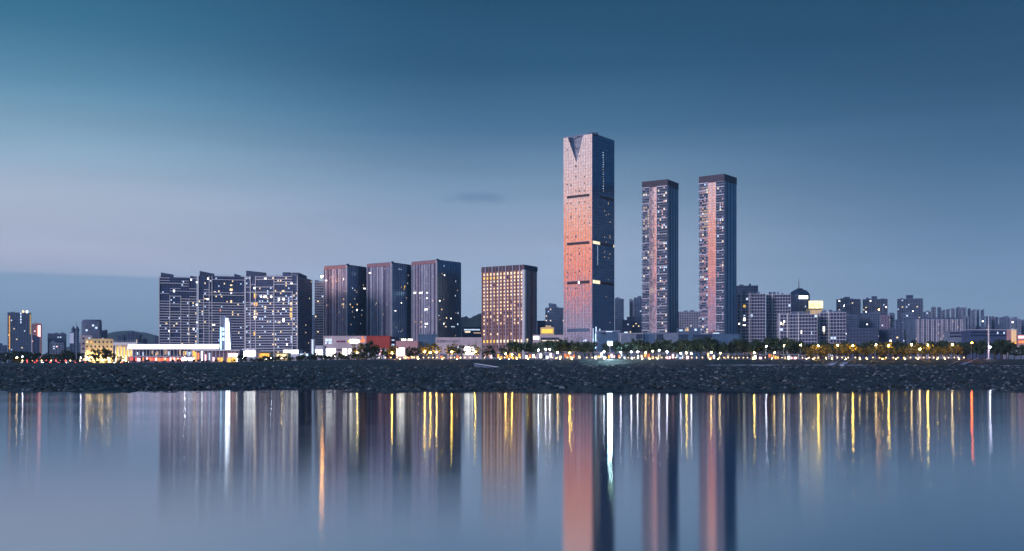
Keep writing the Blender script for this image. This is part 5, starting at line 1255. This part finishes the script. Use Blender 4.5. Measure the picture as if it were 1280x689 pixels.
for x, m in zip(range(28, 101, 6), ('lampwarm', 'red2')*9):
    c = at(x, 624); g = gz(c.x, 624)
    t = bpy.data.objects.new('lantern', None); COL.objects.link(t); t.location = (c.x, c.y, g); tag(t, None, 'lantern', 'small road lanterns'); later(t, x, '%ssmall road lantern from the left before %s')
    b = MB(); b.tube((0, 0, -.2), (0, 0, 1.4), .06, .05, 'metal_grey', 6); me = b
    m1 = bpy.data.meshes.new('post'); m1.from_pydata(b.v, [], b.f); m1.materials.append(M['metal_grey']); o = bpy.data.objects.new('post', m1); COL.objects.link(o); o.parent = t
    b = MB(); b.lathe((0, 0), [(.1, 1.402), (.24, 1.6), (.24, 1.85), (.1, 2.05)], 'E_tail', 8); m2 = bpy.data.meshes.new('lamp_head'); m2.from_pydata(b.v, [], b.f); m2.materials.append(M['E_tail' if m == 'red2' else 'E_bollard']); o = bpy.data.objects.new('lamp_head', m2); COL.objects.link(o); o.parent = t
UP = [(x, 'sodium' if i % 2 else 'lampwarm') for i, x in enumerate((1008, 1017, 1033, 1040, 1057, 1075, 1084, 1103, 1120, 1131, 1147, 1172, 1181, 1199, 625, 636, 646, 660, 700, 715, 803, 812, 822, 888, 898, 941, 965, 500, 523, 553, 571))]
for x, m in UP:
    c = at(x, 601); g = gz(c.x, 601); t = thing('uplight', None, 'uplight', (c.x, c.y, g), 'uplights at the foot of the trees'); later(t, x, '%sground uplight from the left below the trees before %s')
    b = MB(); b.lathe((c.x, c.y), [(.22, g-.1), (.22, g+.3), (.17, g+.32)], 'metal_grey', 10); b.build('housing', t)
    b = MB(); b.lathe((c.x, c.y), [(.16, g+.325), (.15, g+.42), (.07, g+.5)], 'E_'+m, 10); b.build('lens', t)
finish_labels()

# ------------------------------------------------------------ HAZE
HAZE = 0.00006
def haze():
    me = bpy.data.meshes.new('haze'); b = MB(); b.box((0, 5700, 213), (30000, 13600, 450), 'black')
    me.from_pydata(b.v, [], b.f)
    m = bpy.data.materials.new('haze_air'); m.use_nodes = True; nt = m.node_tree; nt.nodes.clear()
    o = nt.nodes.new('ShaderNodeOutputMaterial'); v = nt.nodes.new('ShaderNodeVolumePrincipled')
    v.inputs['Color'].default_value = (.62, .80, 1, 1); v.inputs['Density'].default_value = HAZE; v.inputs['Anisotropy'].default_value = .3
    nt.links.new(v.outputs[0], o.inputs['Volume']); me.materials.append(m)
    ob = bpy.data.objects.new('haze', me); COL.objects.link(ob); ob['kind'] = 'stuff'; ob['label'] = 'thin blue evening haze over the city'; ob['category'] = 'haze'
haze()

# ------------------------------------------------------------ SKY
def sky():
    w = bpy.data.worlds.new('World'); scene.world = w; w.use_nodes = True; nt = w.node_tree; nt.nodes.clear(); N = nt.nodes.new; L = nt.links.new
    out = N('ShaderNodeOutputWorld'); bg = N('ShaderNodeBackground'); L(bg.outputs[0], out.inputs[0])
    tc = N('ShaderNodeTexCoord'); sx = N('ShaderNodeSeparateXYZ'); L(tc.outputs['Generated'], sx.inputs[0])
    def ramp(inp, stops):
        r = N('ShaderNodeValToRGB'); r.color_ramp.interpolation = 'B_SPLINE' if len(stops) > 30 else 'LINEAR'
        e = r.color_ramp.elements
        while len(e) > 1: e.remove(e[-1])
        e[0].position = stops[0][0]; e[0].color = S(*stops[0][1])
        for p, c in stops[1:]: e.new(p).color = S(*c)
        L(inp, r.inputs[0]); return r
    def mr(inp, a, b, c=0., d=1., mode='SMOOTHSTEP'):
        m = N('ShaderNodeMapRange'); m.interpolation_type = mode
        for k, v in zip(('From Min', 'From Max', 'To Min', 'To Max'), (a, b, c, d)): m.inputs[k].default_value = v
        L(inp, m.inputs['Value']); return m
    def mix(f, a, b):
        m = N('ShaderNodeMix'); m.data_type = 'RGBA'; L(f, m.inputs['Factor']); L(a, m.inputs['A']); L(b, m.inputs['B']); return m.outputs['Result']
    z = sx.outputs['Z']; x = sx.outputs['X']
    left = ramp(z, [(0, (176, 202, 232)), (.03, (160, 188, 220)), (.08, (164, 184, 214)), (.10, (178, 186, 213)), (.15, (176, 190, 212)), (.19, (144, 177, 203)), (.24, (94, 144, 175)), (.29, (56, 113, 146)), (.34, (43, 98, 131)), (.6, (60, 110, 148)), (1, (92, 132, 172))])
    cen = ramp(z, [(0, (190, 218, 248)), (.025, (180, 206, 238)), (.06, (170, 194, 226)), (.12, (157, 177, 208)), (.17, (122, 152, 184)), (.22, (72, 115, 151)), (.27, (42, 88, 123)), (.33, (28, 74, 107)), (.6, (56, 98, 138)), (1, (90, 130, 170))])
    rig = ramp(z, [(0, (164, 196, 230)), (.03, (152, 182, 216)), (.06, (134, 165, 201)), (.12, (104, 138, 175)), (.18, (70, 109, 145)), (.24, (44, 85, 120)), (.30, (30, 72, 105)), (.6, (54, 94, 132)), (1, (88, 126, 166))])
    c1 = mix(mr(x, -.42, -.02).outputs[0], left.outputs[0], cen.outputs[0])
    c2 = mix(mr(x, .0, .42).outputs[0], c1, rig.outputs[0])
    # soft stratus streaks
    mp = N('ShaderNodeMapping'); mp.inputs['Scale'].default_value = (2.2, 2.2, 26); L(tc.outputs['Generated'], mp.inputs['Vector'])
    n = N('ShaderNodeTexNoise'); n.inputs['Scale'].default_value = 1.4; n.inputs['Detail'].default_value = 5; L(mp.outputs[0], n.inputs['Vector'])
    k = mr(n.outputs['Fac'], .35, .7, .97, 1.03); vm = N('ShaderNodeVectorMath'); vm.operation = 'SCALE'; L(c2, vm.inputs[0]); L(k.outputs[0], vm.inputs['Scale'])
    # low dusky cloud bank on the left
    md = N('ShaderNodeMath'); md.operation = 'MULTIPLY_ADD'; L(n.outputs['Fac'], md.inputs[0]); md.inputs[1].default_value = .012; L(z, md.inputs[2])
    e1 = mr(md.outputs[0], .0885, .0925, 1, 0); e2 = mr(x, -.30, -.20, 1, 0); e3 = N('ShaderNodeMath'); e3.operation = 'MULTIPLY'; L(e1.outputs[0], e3.inputs[0]); L(e2.outputs[0], e3.inputs[1])
    bank = N('ShaderNodeRGB'); bank.outputs[0].default_value = S(132, 164, 200); f3 = N('ShaderNodeMath'); f3.operation = 'MULTIPLY'; f3.inputs[1].default_value = .75; L(e3.outputs[0], f3.inputs[0])
    c3 = mix(f3.outputs[0], vm.outputs[0], bank.outputs[0])
    # one small grey cloud
    dv = N('ShaderNodeVectorMath'); dv.operation = 'SUBTRACT'; L(tc.outputs['Generated'], dv.inputs[0]); dv.inputs[1].default_value = (-.029+.6/32, .985+.15, .160+.6/170)
    ds = N('ShaderNodeVectorMath'); ds.operation = 'MULTIPLY'; L(dv.outputs[0], ds.inputs[0]); ds.inputs[1].default_value = (32, 4, 170)
    dn = N('ShaderNodeVectorMath'); dn.operation = 'SCALE'; nn = N('ShaderNodeTexNoise'); nn.inputs['Scale'].default_value = 60; L(tc.outputs['Generated'], nn.inputs['Vector']); L(nn.outputs['Color'], dn.inputs[0]); dn.inputs['Scale'].default_value = 1.2; ds.inputs[0].default_value = (0, 0, 0)
    da = N('ShaderNodeVectorMath'); da.operation = 'ADD'; L(ds.outputs[0], da.inputs[0]); L(dn.outputs[0], da.inputs[1])
    dl = N('ShaderNodeVectorMath'); dl.operation = 'LENGTH'; L(da.outputs[0], dl.inputs[0])
    cf = mr(dl.outputs['Value'], .2, 1.3, .5, 0); cc = N('ShaderNodeRGB'); cc.outputs[0].default_value = S(98, 128, 168); c4 = mix(cf.outputs[0], c3, cc.outputs[0])
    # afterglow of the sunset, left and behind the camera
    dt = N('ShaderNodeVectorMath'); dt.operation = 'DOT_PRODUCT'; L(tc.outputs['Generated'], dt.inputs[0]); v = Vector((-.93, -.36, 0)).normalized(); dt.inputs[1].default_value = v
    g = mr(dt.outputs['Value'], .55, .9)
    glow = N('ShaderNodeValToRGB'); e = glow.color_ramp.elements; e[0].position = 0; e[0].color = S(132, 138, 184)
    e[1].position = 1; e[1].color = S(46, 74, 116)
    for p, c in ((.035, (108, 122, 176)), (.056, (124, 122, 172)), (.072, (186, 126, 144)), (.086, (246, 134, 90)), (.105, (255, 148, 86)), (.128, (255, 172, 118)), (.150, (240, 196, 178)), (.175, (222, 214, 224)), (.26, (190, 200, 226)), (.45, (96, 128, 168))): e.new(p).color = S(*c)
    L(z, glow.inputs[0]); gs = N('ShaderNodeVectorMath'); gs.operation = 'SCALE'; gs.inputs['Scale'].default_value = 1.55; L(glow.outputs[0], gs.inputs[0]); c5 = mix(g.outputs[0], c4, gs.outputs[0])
    # the dark quarter of the sky, right and behind
    dt2 = N('ShaderNodeVectorMath'); dt2.operation = 'DOT_PRODUCT'; L(tc.outputs['Generated'], dt2.inputs[0]); v = Vector((.93, -.36, 0)).normalized(); dt2.inputs[1].default_value = v
    g2 = mr(dt2.outputs['Value'], .45, .9); nb = N('ShaderNodeRGB'); nb.outputs[0].default_value = S(62, 104, 146); c6 = mix(g2.outputs[0], c5, nb.outputs[0])
    st = N('ShaderNodeTexSky'); st.sky_type = 'NISHITA'; st.sun_disc = False; st.sun_elevation = math.radians(6); st.sun_rotation = SUN_ROT; st.altitude = 0; st.air_density = 1.2; st.dust_density = 1.; st.ozone_density = 2
    sc = N('ShaderNodeVectorMath'); sc.operation = 'SCALE'; L(st.outputs[0], sc.inputs[0]); sc.inputs['Scale'].default_value = .004
    ad = N('ShaderNodeVectorMath'); ad.operation = 'ADD'; L(c6, ad.inputs[0]); L(sc.outputs[0], ad.inputs[1])
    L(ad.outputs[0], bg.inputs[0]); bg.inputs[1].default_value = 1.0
sd = Vector((-.64, -.77, .13)).normalized()      # towards the set sun
SUN_ROT = math.atan2(sd.x, sd.y)
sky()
su = bpy.data.lights.new('sun', 'SUN'); su.energy = 1.9; su.angle = math.radians(14); su.color = (.97, .86, 1.)
so = bpy.data.objects.new('sun', su); COL.objects.link(so); so.rotation_euler = sd.to_track_quat('Z', 'Y').to_euler(); so.location = (-300, -300, 400)

# ------------------------------------------------------------ CAMERA
cd = bpy.data.cameras.new('camera'); co = bpy.data.objects.new('camera', cd); COL.objects.link(co)
co.location = (0, 0, CAMZ); co.rotation_euler = (math.pi/2, 0, 0); cd.sensor_width = 36; cd.lens = F/1280*36
cd.shift_y = (HY-344.5)/1280; cd.clip_start = .5; cd.clip_end = 60000
scene.camera = co
scene.view_settings.view_transform = 'Standard'; scene.view_settings.look = 'None'; scene.view_settings.exposure = 0; scene.view_settings.gamma = 1
cy = scene.cycles
cy.use_denoising = True; cy.max_bounces = 6; cy.diffuse_bounces = 2; cy.glossy_bounces = 4; cy.volume_bounces = 0; cy.transmission_bounces = 2
cy.sample_clamp_indirect = 6; cy.caustics_reflective = True; cy.use_light_tree = True; cy.light_sampling_threshold = 0
